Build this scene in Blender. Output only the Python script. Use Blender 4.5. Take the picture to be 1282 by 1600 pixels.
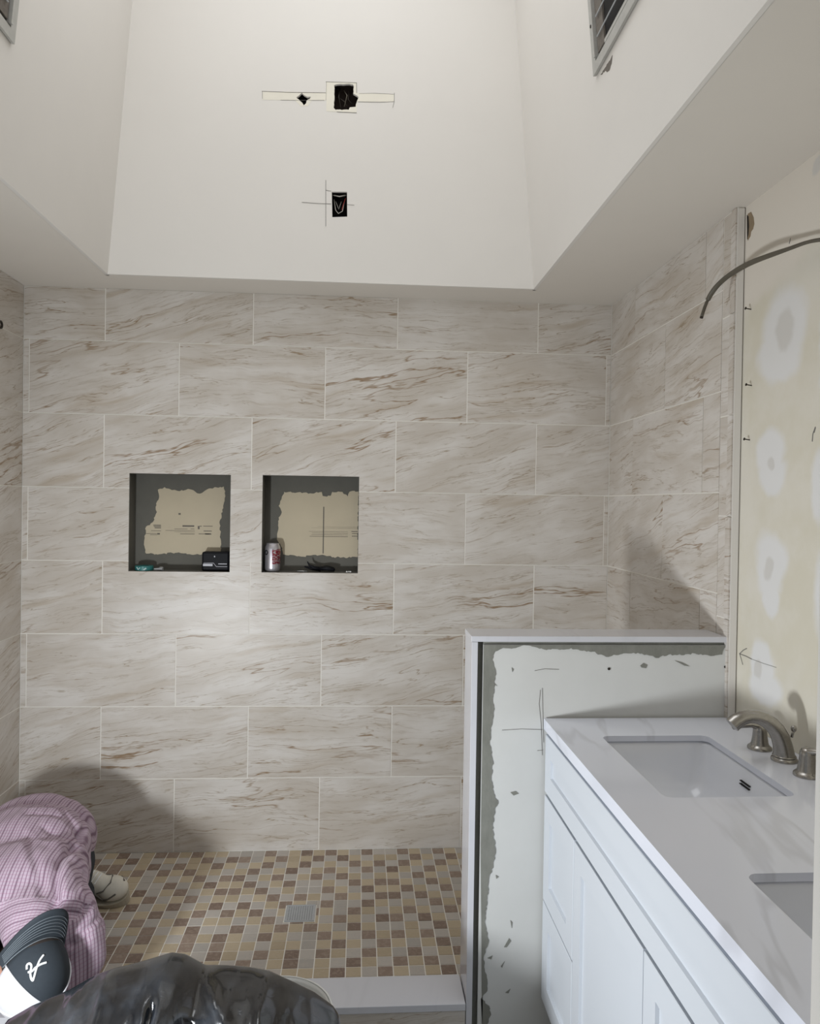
import bpy, bmesh, math, random
from mathutils import Vector, Matrix, noise
from mathutils.geometry import tessellate_polygon
from mathutils.bvhtree import BVHTree
random.seed(7)
scene = bpy.context.scene
col = scene.collection
for o in list(bpy.data.objects):
    bpy.data.objects.remove(o)

# ------------------------------------------------------------------ camera
CAM = Vector((0.0, -3.1878, 1.4871))
CR = Vector((0.99760443, -0.06745457, 0.01533913))
CU = Vector((-0.01460743, 0.01132722, 0.99982914))
CF = Vector((0.06761680, 0.99765804, -0.01031475))
FPX = 1160.94
cd = bpy.data.cameras.new('camera')
cam = bpy.data.objects.new('camera', cd)
col.objects.link(cam)
M = Matrix((CR, CU, -CF)).transposed().to_4x4()
M.translation = CAM
cam.matrix_world = M
cd.sensor_fit = 'VERTICAL'
cd.sensor_height = 24.0
cd.sensor_width = 24.0
cd.lens = FPX * 24.0 / 1600.0
cd.clip_start = 0.02
scene.camera = cam

# ------------------------------------------------------------------ light
scene.view_settings.view_transform = 'Standard'
scene.view_settings.look = 'None'
scene.view_settings.gamma = 1
scene.view_settings.use_curve_mapping = False
scene.view_settings.exposure = 0.42
wd = bpy.data.worlds.new('world')
scene.world = wd
wd.use_nodes = True
bg = wd.node_tree.nodes['Background']
bg.inputs[0].default_value = (0.90, 0.95, 1.0, 1)
bg.inputs[1].default_value = 0.2

def lamp(name, typ, loc, power, color, **kw):
    l = bpy.data.lights.new(name, typ)
    l.energy = power
    l.color = color
    for k, v in kw.items():
        setattr(l, k, v)
    o = bpy.data.objects.new(name, l)
    o.location = loc
    col.objects.link(o)
    return o

# low work lamp on the left of the bathroom (outside the frame)
wl = lamp('work_light', 'AREA', (-0.97, -2.17, 0.64), 20.0, (0.92, 0.965, 1.0), shape='DISK', size=0.17)
wl.rotation_euler = Vector((0.66, 0.72, 0.16)).to_track_quat('-Z', 'Y').to_euler()
# skylight at the top of the light well
sk = lamp('skylight_lamp', 'AREA', (-0.15, -1.25, 3.88), 11.0, (0.98, 0.99, 1.0), shape='RECTANGLE', size=1.2, size_y=1.5)

# ------------------------------------------------------------------ numbers
W, L, H = 1.0875, -1.4007, 2.369       # shower walls and ceiling height
DRY = 1.112                            # bare drywall behind the vanity
XA, TP, RP, ZR, U0 = -1.07127, 0.61086, 0.30639, 0.31151, 0.27567
FL = -0.06                             # bathroom floor
MX, MP = 0.02685, 0.0508               # mosaic
YN, YF = -1.073, -0.942                # half wall faces
FRONT = -2.60

def ray(u, v):
    return (CR * ((u - 641) / FPX) + CU * ((800 - v) / FPX) + CF).normalized()

def on(u, v, ax, val):
    d = ray(u, v)
    return CAM + d * ((val - CAM[ax]) / d[ax])

def onp(u, v, p0, n):
    d = ray(u, v)
    return CAM + d * ((p0 - CAM).dot(n) / d.dot(n))

def fwd_point(u, v, depth):
    d = ray(u, v)
    return CAM + d * (depth / d.dot(CF))

# ------------------------------------------------------------------ materials
def srgb(r, g, b):
    f = lambda c: (c / 255 / 12.92) if c / 255 <= 0.04045 else ((c / 255 + 0.055) / 1.055) ** 2.4
    return (f(r), f(g), f(b), 1)

class NT:
    def __init__(s, name):
        s.m = bpy.data.materials.new(name)
        s.m.use_nodes = True
        s.t = s.m.node_tree
        s.b = s.t.nodes['Principled BSDF']
    def n(s, typ, **kw):
        nd = s.t.nodes.new(typ)
        for k, v in kw.items():
            if k.startswith('i_'):
                key = k[2:]
                nd.inputs[int(key) if key.isdigit() else key].default_value = v
            else:
                setattr(nd, k, v)
        return nd
    def l(s, a, b):
        s.t.links.new(a, b)
    def math(s, op, a, b=None, c=None):
        nd = s.n('ShaderNodeMath', operation=op)
        for i, v in enumerate((a, b, c)):
            if v is None: continue
            if isinstance(v, (int, float)): nd.inputs[i].default_value = v
            else: s.l(v, nd.inputs[i])
        return nd.outputs[0]
    def mix(s, fac, a, b, mode='MIX'):
        nd = s.n('ShaderNodeMix', data_type='RGBA', blend_type=mode)
        for i, v in ((0, fac), (6, a), (7, b)):
            if isinstance(v, (int, float)): nd.inputs[i].default_value = v
            elif isinstance(v, tuple): nd.inputs[i].default_value = v
            else: s.l(v, nd.inputs[i])
        return nd.outputs[2]
    def ramp(s, v, lo, hi):
        nd = s.n('ShaderNodeMapRange', interpolation_type='SMOOTHSTEP')
        s.l(v, nd.inputs[0])
        nd.inputs[1].default_value = lo
        nd.inputs[2].default_value = hi
        return nd.outputs[0]
    def noise(s, vec, scale, detail=3, rough=0.5, dist=0.0):
        nd = s.n('ShaderNodeTexNoise')
        if vec is not None: s.l(vec, nd.inputs['Vector'])
        nd.inputs['Scale'].default_value = scale
        nd.inputs['Detail'].default_value = detail
        nd.inputs['Roughness'].default_value = rough
        nd.inputs['Distortion'].default_value = dist
        return nd.outputs[0]
    def obj(s):
        return s.n('ShaderNodeTexCoord').outputs['Object']
    def vmul(s, v, xyz):
        nd = s.n('ShaderNodeVectorMath', operation='MULTIPLY')
        s.l(v, nd.inputs[0]); nd.inputs[1].default_value = xyz
        return nd.outputs[0]
    def bump(s, h, strength=0.3, dist=0.002):
        nd = s.n('ShaderNodeBump')
        nd.inputs['Strength'].default_value = strength
        nd.inputs['Distance'].default_value = dist
        s.l(h, nd.inputs['Height'])
        s.l(nd.outputs[0], s.b.inputs['Normal'])
    def set(s, color=None, rough=None, metal=None, spec=None, coat=None):
        if color is not None:
            if isinstance(color, tuple): s.b.inputs['Base Color'].default_value = color
            else: s.l(color, s.b.inputs['Base Color'])
        if rough is not None:
            if isinstance(rough, (int, float)): s.b.inputs['Roughness'].default_value = rough
            else: s.l(rough, s.b.inputs['Roughness'])
        if metal is not None: s.b.inputs['Metallic'].default_value = metal
        if spec is not None: s.b.inputs['Specular IOR Level'].default_value = spec
        if coat is not None: s.b.inputs['Coat Weight'].default_value = coat
        return s.m

def plain(name, c, rough=0.5, metal=0.0, var=0.06, scale=14, spec=None, bump=0.0):
    t = NT(name)
    o = t.obj()
    f = t.noise(o, scale, 4, 0.6)
    d = tuple(x * (1 - var * 2) for x in c[:3]) + (1,)
    h = tuple(min(1, x * (1 + var)) for x in c[:3]) + (1,)
    t.set(t.mix(f, d, h), rough, metal, spec)
    if bump: t.bump(f, bump)
    return t.m

def tile_material():
    t = NT('veined_stone_tile')
    o = t.obj()
    r = t.n('ShaderNodeObjectInfo').outputs['Random']
    rr = t.math('FRACT', t.math('MULTIPLY', r, 17.31))
    cmb = t.n('ShaderNodeCombineXYZ')
    t.l(t.math('MULTIPLY', r, 37.0), cmb.inputs[0])
    t.l(t.math('MULTIPLY', rr, 23.0), cmb.inputs[2])
    rot = t.n('ShaderNodeVectorRotate', rotation_type='Y_AXIS')
    t.l(o, rot.inputs['Vector'])
    t.l(t.math('ADD', t.math('MULTIPLY', rr, 0.40), -0.02), rot.inputs['Angle'])
    # gentle waviness of the bedding
    add = t.n('ShaderNodeVectorMath', operation='ADD')
    t.l(rot.outputs[0], add.inputs[0]); t.l(cmb.outputs[0], add.inputs[1])
    p = add.outputs[0]
    wob = t.noise(t.vmul(p, (1.5, 1, 2.5)), 2.2, 3)
    sep = t.n('ShaderNodeSeparateXYZ'); t.l(p, sep.inputs[0])
    z2 = t.math('ADD', sep.outputs[2], t.math('MULTIPLY', t.math('SUBTRACT', wob, 0.5), 0.085))
    q = t.n('ShaderNodeCombineXYZ')
    t.l(sep.outputs[0], q.inputs[0]); t.l(sep.outputs[1], q.inputs[1]); t.l(z2, q.inputs[2])
    q = q.outputs[0]
    cloud = t.noise(t.vmul(q, (1.0, 1, 3.0)), 3.0, 4, 0.55)
    band = t.noise(t.vmul(q, (0.8, 1, 9.0)), 2.5, 3, 0.5)
    streak = t.noise(t.vmul(q, (2.4, 1, 30.0)), 2.0, 6, 0.72)
    pit = t.noise(t.vmul(q, (9, 9, 30)), 5.0, 2, 0.5)
    c = t.mix(t.ramp(cloud, 0.35, 0.68), srgb(199, 191, 181), srgb(217, 212, 206))
    c = t.mix(t.math('MULTIPLY', t.ramp(band, 0.54, 0.76), 0.5), c, srgb(174, 156, 132))
    c = t.mix(t.math('MULTIPLY', t.ramp(streak, 0.52, 0.68), 0.42), c, srgb(164, 150, 130))
    # thin veins: level lines of stretched noise, broken up by a mask
    for k, (sx, sz, sc, w, amt, cc) in enumerate(((0.45, 4.6, 1.3, 0.0065, 0.9, srgb(140, 112, 80)), (0.55, 8.0, 1.7, 0.0062, 0.85, srgb(146, 122, 92)), (0.9, 13.0, 1.9, 0.009, 0.7, srgb(146, 126, 100)), (1.4, 22.0, 2.0, 0.011, 0.5, srgb(150, 132, 108)))):
        vs = t.n('ShaderNodeVectorMath', operation='ADD')
        t.l(t.vmul(q, (sx, 1, sz)), vs.inputs[0]); vs.inputs[1].default_value = (k * 5.3, k * 2.1, k * 9.7)
        v = t.noise(vs.outputs[0], sc, 6, 0.5, 0.0)
        line = t.math('SUBTRACT', 1.0, t.ramp(t.math('ABSOLUTE', t.math('SUBTRACT', v, 0.5)), 0.0, w))
        mk = t.noise(t.vmul(vs.outputs[0], (1.1, 1, .7)), sc * 1.4, 2)
        f = t.math('MULTIPLY', t.math('MULTIPLY', line, t.ramp(mk, 0.40, 0.62)), amt)
        c = t.mix(f, c, cc)
    c = t.mix(t.math('MULTIPLY', t.ramp(pit, 0.7, 0.8), 0.25), c, srgb(150, 128, 106))
    t.set(c, 0.36, spec=0.4)
    t.bump(t.math('ADD', streak, cloud), 0.10, 0.001)
    return t.m

def mosaic_material(name, a, b, vein):
    t = NT(name)
    geo = t.n('ShaderNodeNewGeometry')
    oi = t.n('ShaderNodeObjectInfo').outputs['Random']
    r = t.math('FRACT', t.math('ADD', geo.outputs['Random Per Island'], oi))
    pos = geo.outputs['Position']
    n1 = t.noise(pos, 60, 4, 0.6, 0.8)
    n2 = t.noise(t.vmul(pos, (1, 1.7, 1)), 110, 3, 0.6)
    c = t.mix(r, a, b)
    c = t.mix(t.math('MULTIPLY', t.ramp(n1, 0.42, 0.75), vein), c, srgb(205, 190, 172))
    c = t.mix(t.math('MULTIPLY', t.ramp(n2, 0.55, 0.8), 0.35), c, tuple(x * .6 for x in a[:3]) + (1,))
    t.set(c, 0.42, spec=0.35)
    return t.m

def drywall_material():
    t = NT('patched_drywall')
    pos = t.n('ShaderNodeNewGeometry').outputs['Position']
    wrp = t.n('ShaderNodeTexNoise'); t.l(pos, wrp.inputs['Vector']); wrp.inputs['Scale'].default_value = 9.0; wrp.inputs['Detail'].default_value = 4
    sb = t.n('ShaderNodeVectorMath', operation='SUBTRACT'); t.l(wrp.outputs['Color'], sb.inputs[0]); sb.inputs[1].default_value = (.5, .5, .5)
    sc = t.n('ShaderNodeVectorMath', operation='SCALE'); t.l(sb.outputs[0], sc.inputs[0]); sc.inputs['Scale'].default_value = 0.07
    ad = t.n('ShaderNodeVectorMath', operation='ADD'); t.l(pos, ad.inputs[0]); t.l(sc.outputs[0], ad.inputs[1])
    sep = t.n('ShaderNodeSeparateXYZ'); t.l(ad.outputs[0], sep.inputs[0])
    y, z = sep.outputs[1], sep.outputs[2]
    n = t.noise(pos, 6, 4, 0.6)
    base = t.mix(t.ramp(n, 0.3, 0.7), srgb(220, 215, 203), srgb(213, 207, 190))
    # old off-white wall paint above
    up = t.math('ADD', z, t.math('MULTIPLY', y, 0.30))
    base = t.mix(t.ramp(up, 1.70, 1.76), base, srgb(224, 217, 206))
    def ell(cy, cz, ry, rz, soft=0.4):
        a = t.math('DIVIDE', t.math('SUBTRACT', y, cy), ry)
        b = t.math('DIVIDE', t.math('SUBTRACT', z, cz), rz)
        d = t.math('SQRT', t.math('ADD', t.math('MULTIPLY', a, a), t.math('MULTIPLY', b, b)))
        return t.math('SUBTRACT', 1.0, t.ramp(d, 1 - soft, 1.0))
    acc = None
    spots = [(-1.285, 1.965, .125, .15), (-1.265, 1.90, .13, .09), (-1.235, 1.64, .085, .09), (-1.245, 1.575, .09, .075), (-1.25, 1.335, .095, .11), (-1.255, 1.25, .055, .06),
             (-1.215, 1.06, .07, .08), (-1.24, 1.0, .10, .06), (-1.47, 1.55, .06, .12), (-1.50, 1.28, .07, .16), (-1.49, 1.95, .05, .3)]
    for s in spots:
        e = ell(*s)
        acc = e if acc is None else t.math('MAXIMUM', acc, e)
    c = t.mix(t.math('MULTIPLY', acc, 0.93), base, srgb(224, 223, 222))
    core = None
    for s in [(-1.29, 1.965, .05, .07), (-1.235, 1.615, .022, .026), (-1.235, 1.325, .032, .036), (-1.205, 1.04, .024, .026), (-1.43, 2.33, .03, .03)]:
        e = ell(*s)
        core = e if core is None else t.math('MAXIMUM', core, e)
    c = t.mix(t.math('MULTIPLY', core, 0.9), c, srgb(208, 205, 200))
    sm = t.noise(t.vmul(pos, (1, 1, .35)), 40, 3, 0.7)
    c = t.mix(t.math('MULTIPLY', t.ramp(sm, 0.74, 0.8), 0.4), c, srgb(150, 138, 110))
    t.set(c, 0.8, spec=0.2)
    t.bump(t.math('ADD', acc, t.math('MULTIPLY', n, 0.3)), 0.15, 0.002)
    return t.m

def quartz_material(name, c0, c1, vein):
    t = NT(name)
    pos = t.n('ShaderNodeNewGeometry').outputs['Position']
    rt = t.n('ShaderNodeVectorRotate', rotation_type='Z_AXIS'); t.l(pos, rt.inputs['Vector']); rt.inputs['Angle'].default_value = 0.18
    v = t.noise(t.vmul(rt.outputs[0], (3.2, 0.55, 1)), 1.6, 4, 0.5, 0.3)
    line = t.math('SUBTRACT', 1.0, t.ramp(t.math('ABSOLUTE', t.math('SUBTRACT', v, 0.47)), 0.0, 0.03))
    mk = t.noise(pos, 2.0, 2)
    c = t.mix(t.noise(pos, 5, 3), c0, c1)
    c = t.mix(t.math('MULTIPLY', t.math('MULTIPLY', line, t.ramp(mk, 0.4, 0.6)), vein), c, srgb(168, 168, 174))
    t.set(c, 0.13, spec=0.5)
    return t.m

def shirt_material():
    t = NT('pink_striped_shirt_cloth')
    uv = t.n('ShaderNodeUVMap', uv_map='weave').outputs[0]
    sep = t.n('ShaderNodeSeparateXYZ'); t.l(uv, sep.inputs[0])
    def stripe(v, per, duty):
        f = t.math('FRACT', t.math('DIVIDE', v, per))
        d = t.math('ABSOLUTE', t.math('SUBTRACT', f, 0.5))
        return t.math('SUBTRACT', 1.0, t.ramp(d, duty * 0.5, duty * 0.5 + 0.16))
    n = t.noise(t.obj(), 25, 3)
    base = t.mix(n, srgb(180, 160, 176), srgb(198, 180, 194))
    c = t.mix(t.math('MULTIPLY', stripe(sep.outputs[0], 0.0092, 0.10), 0.62), base, srgb(104, 70, 94))
    c = t.mix(t.math('MULTIPLY', stripe(sep.outputs[0], 0.0276, 0.04), 0.40), c, srgb(80, 50, 72))
    c = t.mix(t.math('MULTIPLY', stripe(sep.outputs[1], 0.0105, 0.05), 0.28), c, srgb(150, 80, 116))
    t.set(c, 0.9, spec=0.1)
    t.b.inputs['Sheen Weight'].default_value = 0.15
    return t.m

def nickel_material():
    t = NT('brushed_nickel')
    o = t.obj()
    n = t.noise(t.vmul(o, (40, 40, 400)), 3.0, 3)
    t.set(t.mix(n, srgb(140, 136, 130), srgb(186, 183, 178)), 0.27, 1.0)
    return t.m

def bag_material():
    t = NT('black_plastic_film')
    o = t.obj()
    n = t.noise(o, 7.0, 4, 0.6)
    f = t.noise(t.vmul(o, (1, 1, 2)), 26.0, 4, 0.65, 0.6)
    t.set(t.mix(t.ramp(n, 0.46, 0.74), srgb(13, 15, 19), srgb(42, 47, 54)), t.math('ADD', 0.15, t.math('MULTIPLY', t.ramp(n, 0.42, 0.72), 0.14)), spec=0.8, coat=0.6)
    t.b.inputs['Coat Roughness'].default_value = 0.07
    t.bump(f, 0.16, 0.006)
    return t.m

def thinset_material():
    t = NT('grey_thinset_mortar')
    o = t.n('ShaderNodeNewGeometry').outputs['Position']
    n = t.noise(t.vmul(o, (1, 1, 0.5)), 28, 4, 0.65)
    t.set(t.mix(n, srgb(112, 112, 105), srgb(148, 148, 140)), 0.85, spec=0.2)
    t.bump(n, 0.5, 0.004)
    return t.m

def white_board_material():
    t = NT('smeared_white_board')
    o = t.n('ShaderNodeNewGeometry').outputs['Position']
    n = t.noise(o, 8, 4, 0.6)
    s = t.noise(t.vmul(o, (1, 1, 1.8)), 17, 3, 0.6, 1.2)
    c = t.mix(n, srgb(206, 206, 203), srgb(216, 216, 213))
    c = t.mix(t.math('MULTIPLY', t.ramp(s, 0.78, 0.82), 0.6), c, srgb(140, 140, 132))
    t.set(c, 0.7, spec=0.25)
    return t.m

def can_material():
    t = NT('printed_can_silver')
    o = t.obj()
    sep = t.n('ShaderNodeSeparateXYZ'); t.l(o, sep.inputs[0])
    st = t.noise(t.vmul(o, (80, 80, 400)), 1.0, 2)
    zb = t.math('MULTIPLY', t.ramp(sep.outputs[2], 0.030, 0.036), t.math('SUBTRACT', 1.0, t.ramp(sep.outputs[2], 0.096, 0.10)))
    xb = t.ramp(sep.outputs[0], -0.002, 0.004)
    f = t.math('MULTIPLY', t.math('MULTIPLY', zb, xb), t.ramp(st, 0.42, 0.5))
    t.set(t.mix(f, srgb(205, 202, 208), srgb(150, 42, 58)), 0.3, 0.75)
    return t.m

MAT = dict(
    tile=tile_material(),
    grout=plain('pale_grout', srgb(240, 236, 228), 0.85, var=0.02),
    dark_tile=mosaic_material('brown_mosaic', srgb(124, 104, 91), srgb(150, 131, 117), 0.30),
    tan_tile=mosaic_material('tan_mosaic', srgb(178, 162, 136), srgb(194, 178, 152), 0.2),
    grey_tile=mosaic_material('grey_mosaic', srgb(174, 168, 161), srgb(190, 183, 175), 0.2),
    paint=plain('off_white_paint', srgb(226, 222, 216), 0.7, var=0.02, scale=3, spec=0.25),
    paint_soffit=plain('off_white_ceiling_paint', srgb(222, 216, 207), 0.8, var=0.02, scale=3, spec=0.2),
    bare=plain('cream_bare_drywall', srgb(232, 227, 213), 0.8, var=0.03),
    drywall=drywall_material(),
    board=white_board_material(),
    thinset=thinset_material(),
    niche=plain('grey_niche_board', srgb(102, 100, 93), 0.9, var=0.08, scale=20),
    patch=plain('tan_board_paper', srgb(196, 184, 160), 0.85, var=0.04),
    ink=plain('faded_ink', srgb(110, 104, 96), 0.8),
    pencil=plain('pencil_grey', srgb(120, 118, 114), 0.8),
    quartz=quartz_material('white_quartz', srgb(224, 227, 238), srgb(229, 232, 242), 0.30),
    slab=quartz_material('pale_grey_slab', srgb(205, 205, 210), srgb(211, 211, 216), 0.1),
    cabinet=plain('white_cabinet_lacquer', srgb(212, 217, 224), 0.38, var=0.01, scale=2),
    porcelain=plain('white_porcelain', srgb(236, 238, 244), 0.08, var=0.01, spec=0.6),
    nickel=nickel_material(),
    dark=plain('black_void', srgb(18, 15, 13), 0.9),
    boxbrown=plain('old_brown_box', srgb(58, 44, 38), 0.8, var=0.2, scale=60),
    cable=plain('grey_cable_jacket', srgb(92, 86, 74), 0.5, var=0.12),
    vent=plain('dusty_grey_metal', srgb(186, 185, 180), 0.55, 0.3, var=0.1, scale=50),
    dust=plain('grey_dust', srgb(120, 113, 105), 0.95, var=0.25, scale=90),
    steel=plain('dull_steel', srgb(186, 189, 192), 0.45, 0.35, var=0.08, scale=60),
    iron=plain('dark_iron', srgb(52, 46, 40), 0.5, 0.6),
    shirt=shirt_material(),
    trousers=plain('dark_navy_cloth', srgb(44, 48, 56), 0.9, var=0.15, scale=40),
    skin=plain('skin', srgb(176, 132, 112), 0.55, var=0.06, scale=20),
    hair=plain('dark_hair', srgb(48, 40, 36), 0.7, var=0.2, scale=80),
    cap=plain('charcoal_cap_cloth', srgb(46, 53, 60), 0.85, var=0.1, scale=120),
    stitch=plain('grey_stitching', srgb(120, 128, 134), 0.8),
    mesh=plain('white_cap_mesh', srgb(226, 226, 232), 0.8, var=0.06, scale=160),
    logo=plain('white_embroidery', srgb(240, 240, 240), 0.7, var=0.02),
    shoe=plain('off_white_leather', srgb(222, 217, 204), 0.6, var=0.1, scale=30),
    shoe_trim=plain('grey_shoe_trim', srgb(112, 108, 100), 0.6),
    sole=plain('cream_rubber', srgb(186, 178, 160), 0.7),
    bag=bag_material(),
    bucket=plain('white_bucket_plastic', srgb(226, 226, 222), 0.35, var=0.02),
    can=can_material(),
    alu=plain('bare_aluminium', srgb(200, 200, 204), 0.3, 0.9),
    teal=plain('teal_plastic', srgb(52, 120, 118), 0.4, var=0.12, scale=60),
    palelabel=plain('pale_label', srgb(200, 220, 220), 0.5),
    blackcase=plain('black_case_plastic', srgb(16, 17, 22), 0.55, spec=0.2),
    silverline=plain('silver_print', srgb(190, 190, 198), 0.4),
    red=plain('red_wire', srgb(150, 40, 34), 0.5),
    white_wire=plain('pale_wire', srgb(190, 186, 176), 0.5),
    torn=plain('torn_brown_paper', srgb(150, 132, 108), 0.95, var=0.12, scale=50),
    floor=plain('dusty_subfloor', srgb(150, 146, 138), 0.9, var=0.1, scale=8),
)

# ------------------------------------------------------------------ mesh helpers
def wloc(o):
    v = Vector((0, 0, 0))
    while o is not None:
        v += o.location
        o = o.parent
    return v

def link(name, me, mats, parent=None, origin=None, smooth=False):
    o = bpy.data.objects.new(name, me)
    col.objects.link(o)
    for m in (mats if isinstance(mats, (list, tuple)) else [mats]):
        if len(me.materials) < 8 and m is not None:
            me.materials.append(m)
    org = Vector(origin) if origin is not None else (wloc(parent) if parent else Vector((0, 0, 0)))
    if org.length > 0:
        me.transform(Matrix.Translation(-org))
    if parent:
        o.parent = parent
        o.location = org - wloc(parent)
    else:
        o.location = org
    if smooth:
        for p in me.polygons:
            p.use_smooth = True
    return o

def obj(name, bm, mats, parent=None, origin=None, smooth=False, fix=True):
    if fix:
        bmesh.ops.recalc_face_normals(bm, faces=bm.faces)
    me = bpy.data.meshes.new(name)
    bm.to_mesh(me)
    bm.free()
    o = link(name, me, mats, parent, origin, smooth)
    return o

def autosmooth(o, ang=35):
    me = o.data
    bm = bmesh.new(); bm.from_mesh(me)
    for e in bm.edges:
        e.smooth = len(e.link_faces) == 2 and e.calc_face_angle(0) < math.radians(ang)
    for f in bm.faces: f.smooth = True
    bm.to_mesh(me); bm.free()
    return o

def box(bm, x0, x1, y0, y1, z0, z1, bev=0.0):
    vs = [bm.verts.new((x, y, z)) for x in (x0, x1) for y in (y0, y1) for z in (z0, z1)]
    fs = [(0, 1, 3, 2), (4, 6, 7, 5), (0, 4, 5, 1), (2, 3, 7, 6), (0, 2, 6, 4), (1, 5, 7, 3)]
    F = [bm.faces.new([vs[i] for i in f]) for f in fs]
    if bev:
        es = list({e for f in F for e in f.edges})
        bmesh.ops.bevel(bm, geom=es, offset=bev, segments=2, affect='EDGES', profile=0.5)
    return vs

def boxes(*args, bev=0.0):
    bm = bmesh.new()
    for a in args: box(bm, *a, bev=bev)
    return bm

def frame_axes(d):
    d = d.normalized()
    a = Vector((0, 0, 1)) if abs(d.z) < 0.9 else Vector((1, 0, 0))
    s = d.cross(a).normalized()
    return s, s.cross(d).normalized()

def tube(bm, pts, radii, seg=12, cap=True, flat=None):
    pts = [Vector(p) for p in pts]
    if isinstance(radii, (int, float)): radii = [radii] * len(pts)
    rings = []
    s = None
    for i, p in enumerate(pts):
        d = (pts[min(i + 1, len(pts) - 1)] - pts[max(i - 1, 0)]).normalized()
        if s is None: s, u = frame_axes(d)
        else:
            s = (s - d * s.dot(d)).normalized(); u = s.cross(d).normalized()
        fx, fy = flat if flat else (1, 1)
        rings.append([bm.verts.new(p + (s * math.cos(t) * fx + u * math.sin(t) * fy) * radii[i]) for t in (2 * math.pi * k / seg for k in range(seg))])
    for a, b in zip(rings, rings[1:]):
        for k in range(seg):
            bm.faces.new((a[k], a[(k + 1) % seg], b[(k + 1) % seg], b[k]))
    if cap:
        bm.faces.new(rings[0][::-1]); bm.faces.new(rings[-1])

def lathe(bm, prof, center, axis=(0, 0, 1), seg=28, cap=True):
    c = Vector(center); ax = Vector(axis).normalized(); s, u = frame_axes(ax)
    rings = []
    for r, h in prof:
        rings.append([bm.verts.new(c + ax * h + (s * math.cos(t) + u * math.sin(t)) * max(r, 1e-5)) for t in (2 * math.pi * k / seg for k in range(seg))])
    for a, b in zip(rings, rings[1:]):
        for k in range(seg):
            bm.faces.new((a[k], a[(k + 1) % seg], b[(k + 1) % seg], b[k]))
    if cap:
        bm.faces.new(rings[0][::-1]); bm.faces.new(rings[-1])

def plate(bm, loops, thick, fr):
    """polygon (first loop) with holes, in the plane fr=(origin, a, b); thickness goes against the normal n = a x b"""
    o, a, b = [Vector(v) for v in fr]
    n = a.cross(b).normalized()
    allv, tops, bots = [], [], []
    for lp in loops:
        allv += [Vector((p[0], p[1], 0)) for p in lp]
    tri = tessellate_polygon([[Vector((p[0], p[1], 0)) for p in lp] for lp in loops])
    for v in allv:
        w = o + a * v.x + b * v.y
        tops.append(bm.verts.new(w)); bots.append(bm.verts.new(w - n * thick))
    for t in tri:
        try:
            bm.faces.new([tops[i] for i in t]); bm.faces.new([bots[i] for i in reversed(t)])
        except ValueError:
            pass
    k = 0
    for lp in loops:
        m = len(lp)
        for i in range(m):
            i0, i1 = k + i, k + (i + 1) % m
            try: bm.faces.new((tops[i0], tops[i1], bots[i1], bots[i0]))
            except ValueError: pass
        k += m

def ragged(pts, amp, step, closed=True, seed=0):
    out = []
    rnd = random.Random(seed)
    n = len(pts)
    for i in range(n if closed else n - 1):
        p, q = pts[i], pts[(i + 1) % n]
        d = math.hypot(q[0] - p[0], q[1] - p[1])
        m = max(1, int(d / step))
        for j in range(m):
            t = j / m
            k = 0 if (j == 0) else 1
            out.append((p[0] + (q[0] - p[0]) * t + rnd.uniform(-amp, amp) * k, p[1] + (q[1] - p[1]) * t + rnd.uniform(-amp, amp) * k))
    if not closed: out.append(pts[-1])
    return out

def tag(o, label, cat, group=None, kind=None):
    o['label'] = label
    o['category'] = cat
    if group: o['group'] = group
    if kind: o['kind'] = kind
    return o

def empty(name, loc, label, cat, group=None):
    o = bpy.data.objects.new(name, None)
    o.empty_display_size = 0.05
    o.location = loc
    col.objects.link(o)
    return tag(o, label, cat, group)

def struct(o, label, cat):
    o['kind'] = 'structure'
    o['label'] = label
    o['category'] = cat
    return o

# ------------------------------------------------------------------ STRUCTURE
# tiles: pieces of a rectangle in wall coordinates (a along the wall, z up), cut around openings
def tile_bm(a0, a1, z0, z1, holes, th=0.008):
    """local tile: x along, y = depth (front at y=0), z up, around the tile centre"""
    ca, cz = (a0 + a1) / 2, (z0 + z1) / 2
    xs = sorted({a0, a1} | {v for h in holes for v in (h[0], h[1]) if a0 < v < a1})
    zs = sorted({z0, z1} | {v for h in holes for v in (h[2], h[3]) if z0 < v < z1})
    keep = {}
    for i in range(len(xs) - 1):
        for j in range(len(zs) - 1):
            mx, mz = (xs[i] + xs[i + 1]) / 2, (zs[j] + zs[j + 1]) / 2
            keep[i, j] = not any(h[0] < mx < h[1] and h[2] < mz < h[3] for h in holes)
    if not any(keep.values()): return None
    bm = bmesh.new()
    V = {}
    def v(i, j, y):
        if (i, j, y) not in V: V[i, j, y] = bm.verts.new((xs[i] - ca, y, zs[j] - cz))
        return V[i, j, y]
    for (i, j), k in keep.items():
        if not k: continue
        bm.faces.new((v(i, j, 0), v(i + 1, j, 0), v(i + 1, j + 1, 0), v(i, j + 1, 0)))
        bm.faces.new((v(i, j, th), v(i, j + 1, th), v(i + 1, j + 1, th), v(i + 1, j, th)))
        for di, dj, e in ((-1, 0, ((i, j), (i, j + 1))), (1, 0, ((i + 1, j), (i + 1, j + 1))), (0, -1, ((i, j), (i + 1, j))), (0, 1, ((i, j + 1), (i + 1, j + 1)))):
            if not keep.get((i + di, j + dj), False):
                (p, q), (r, s) = e
                bm.faces.new((v(p, q, 0), v(r, s, 0), v(r, s, th), v(p, q, th)))
    return bm

def put_tile(parent, bm, loc, rotz=0.0, name='tile', mat='tile', jitter=0.0006):
    o = obj(name, bm, MAT[mat], None)
    o.parent = parent
    o.location = Vector(loc)
    j = random.uniform(-jitter, jitter)
    o.location += Vector((math.sin(rotz) * j, math.cos(rotz) * j, 0)) if rotz else Vector((0, j, 0))
    o.rotation_euler = (0, 0, rotz)
    return o

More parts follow.
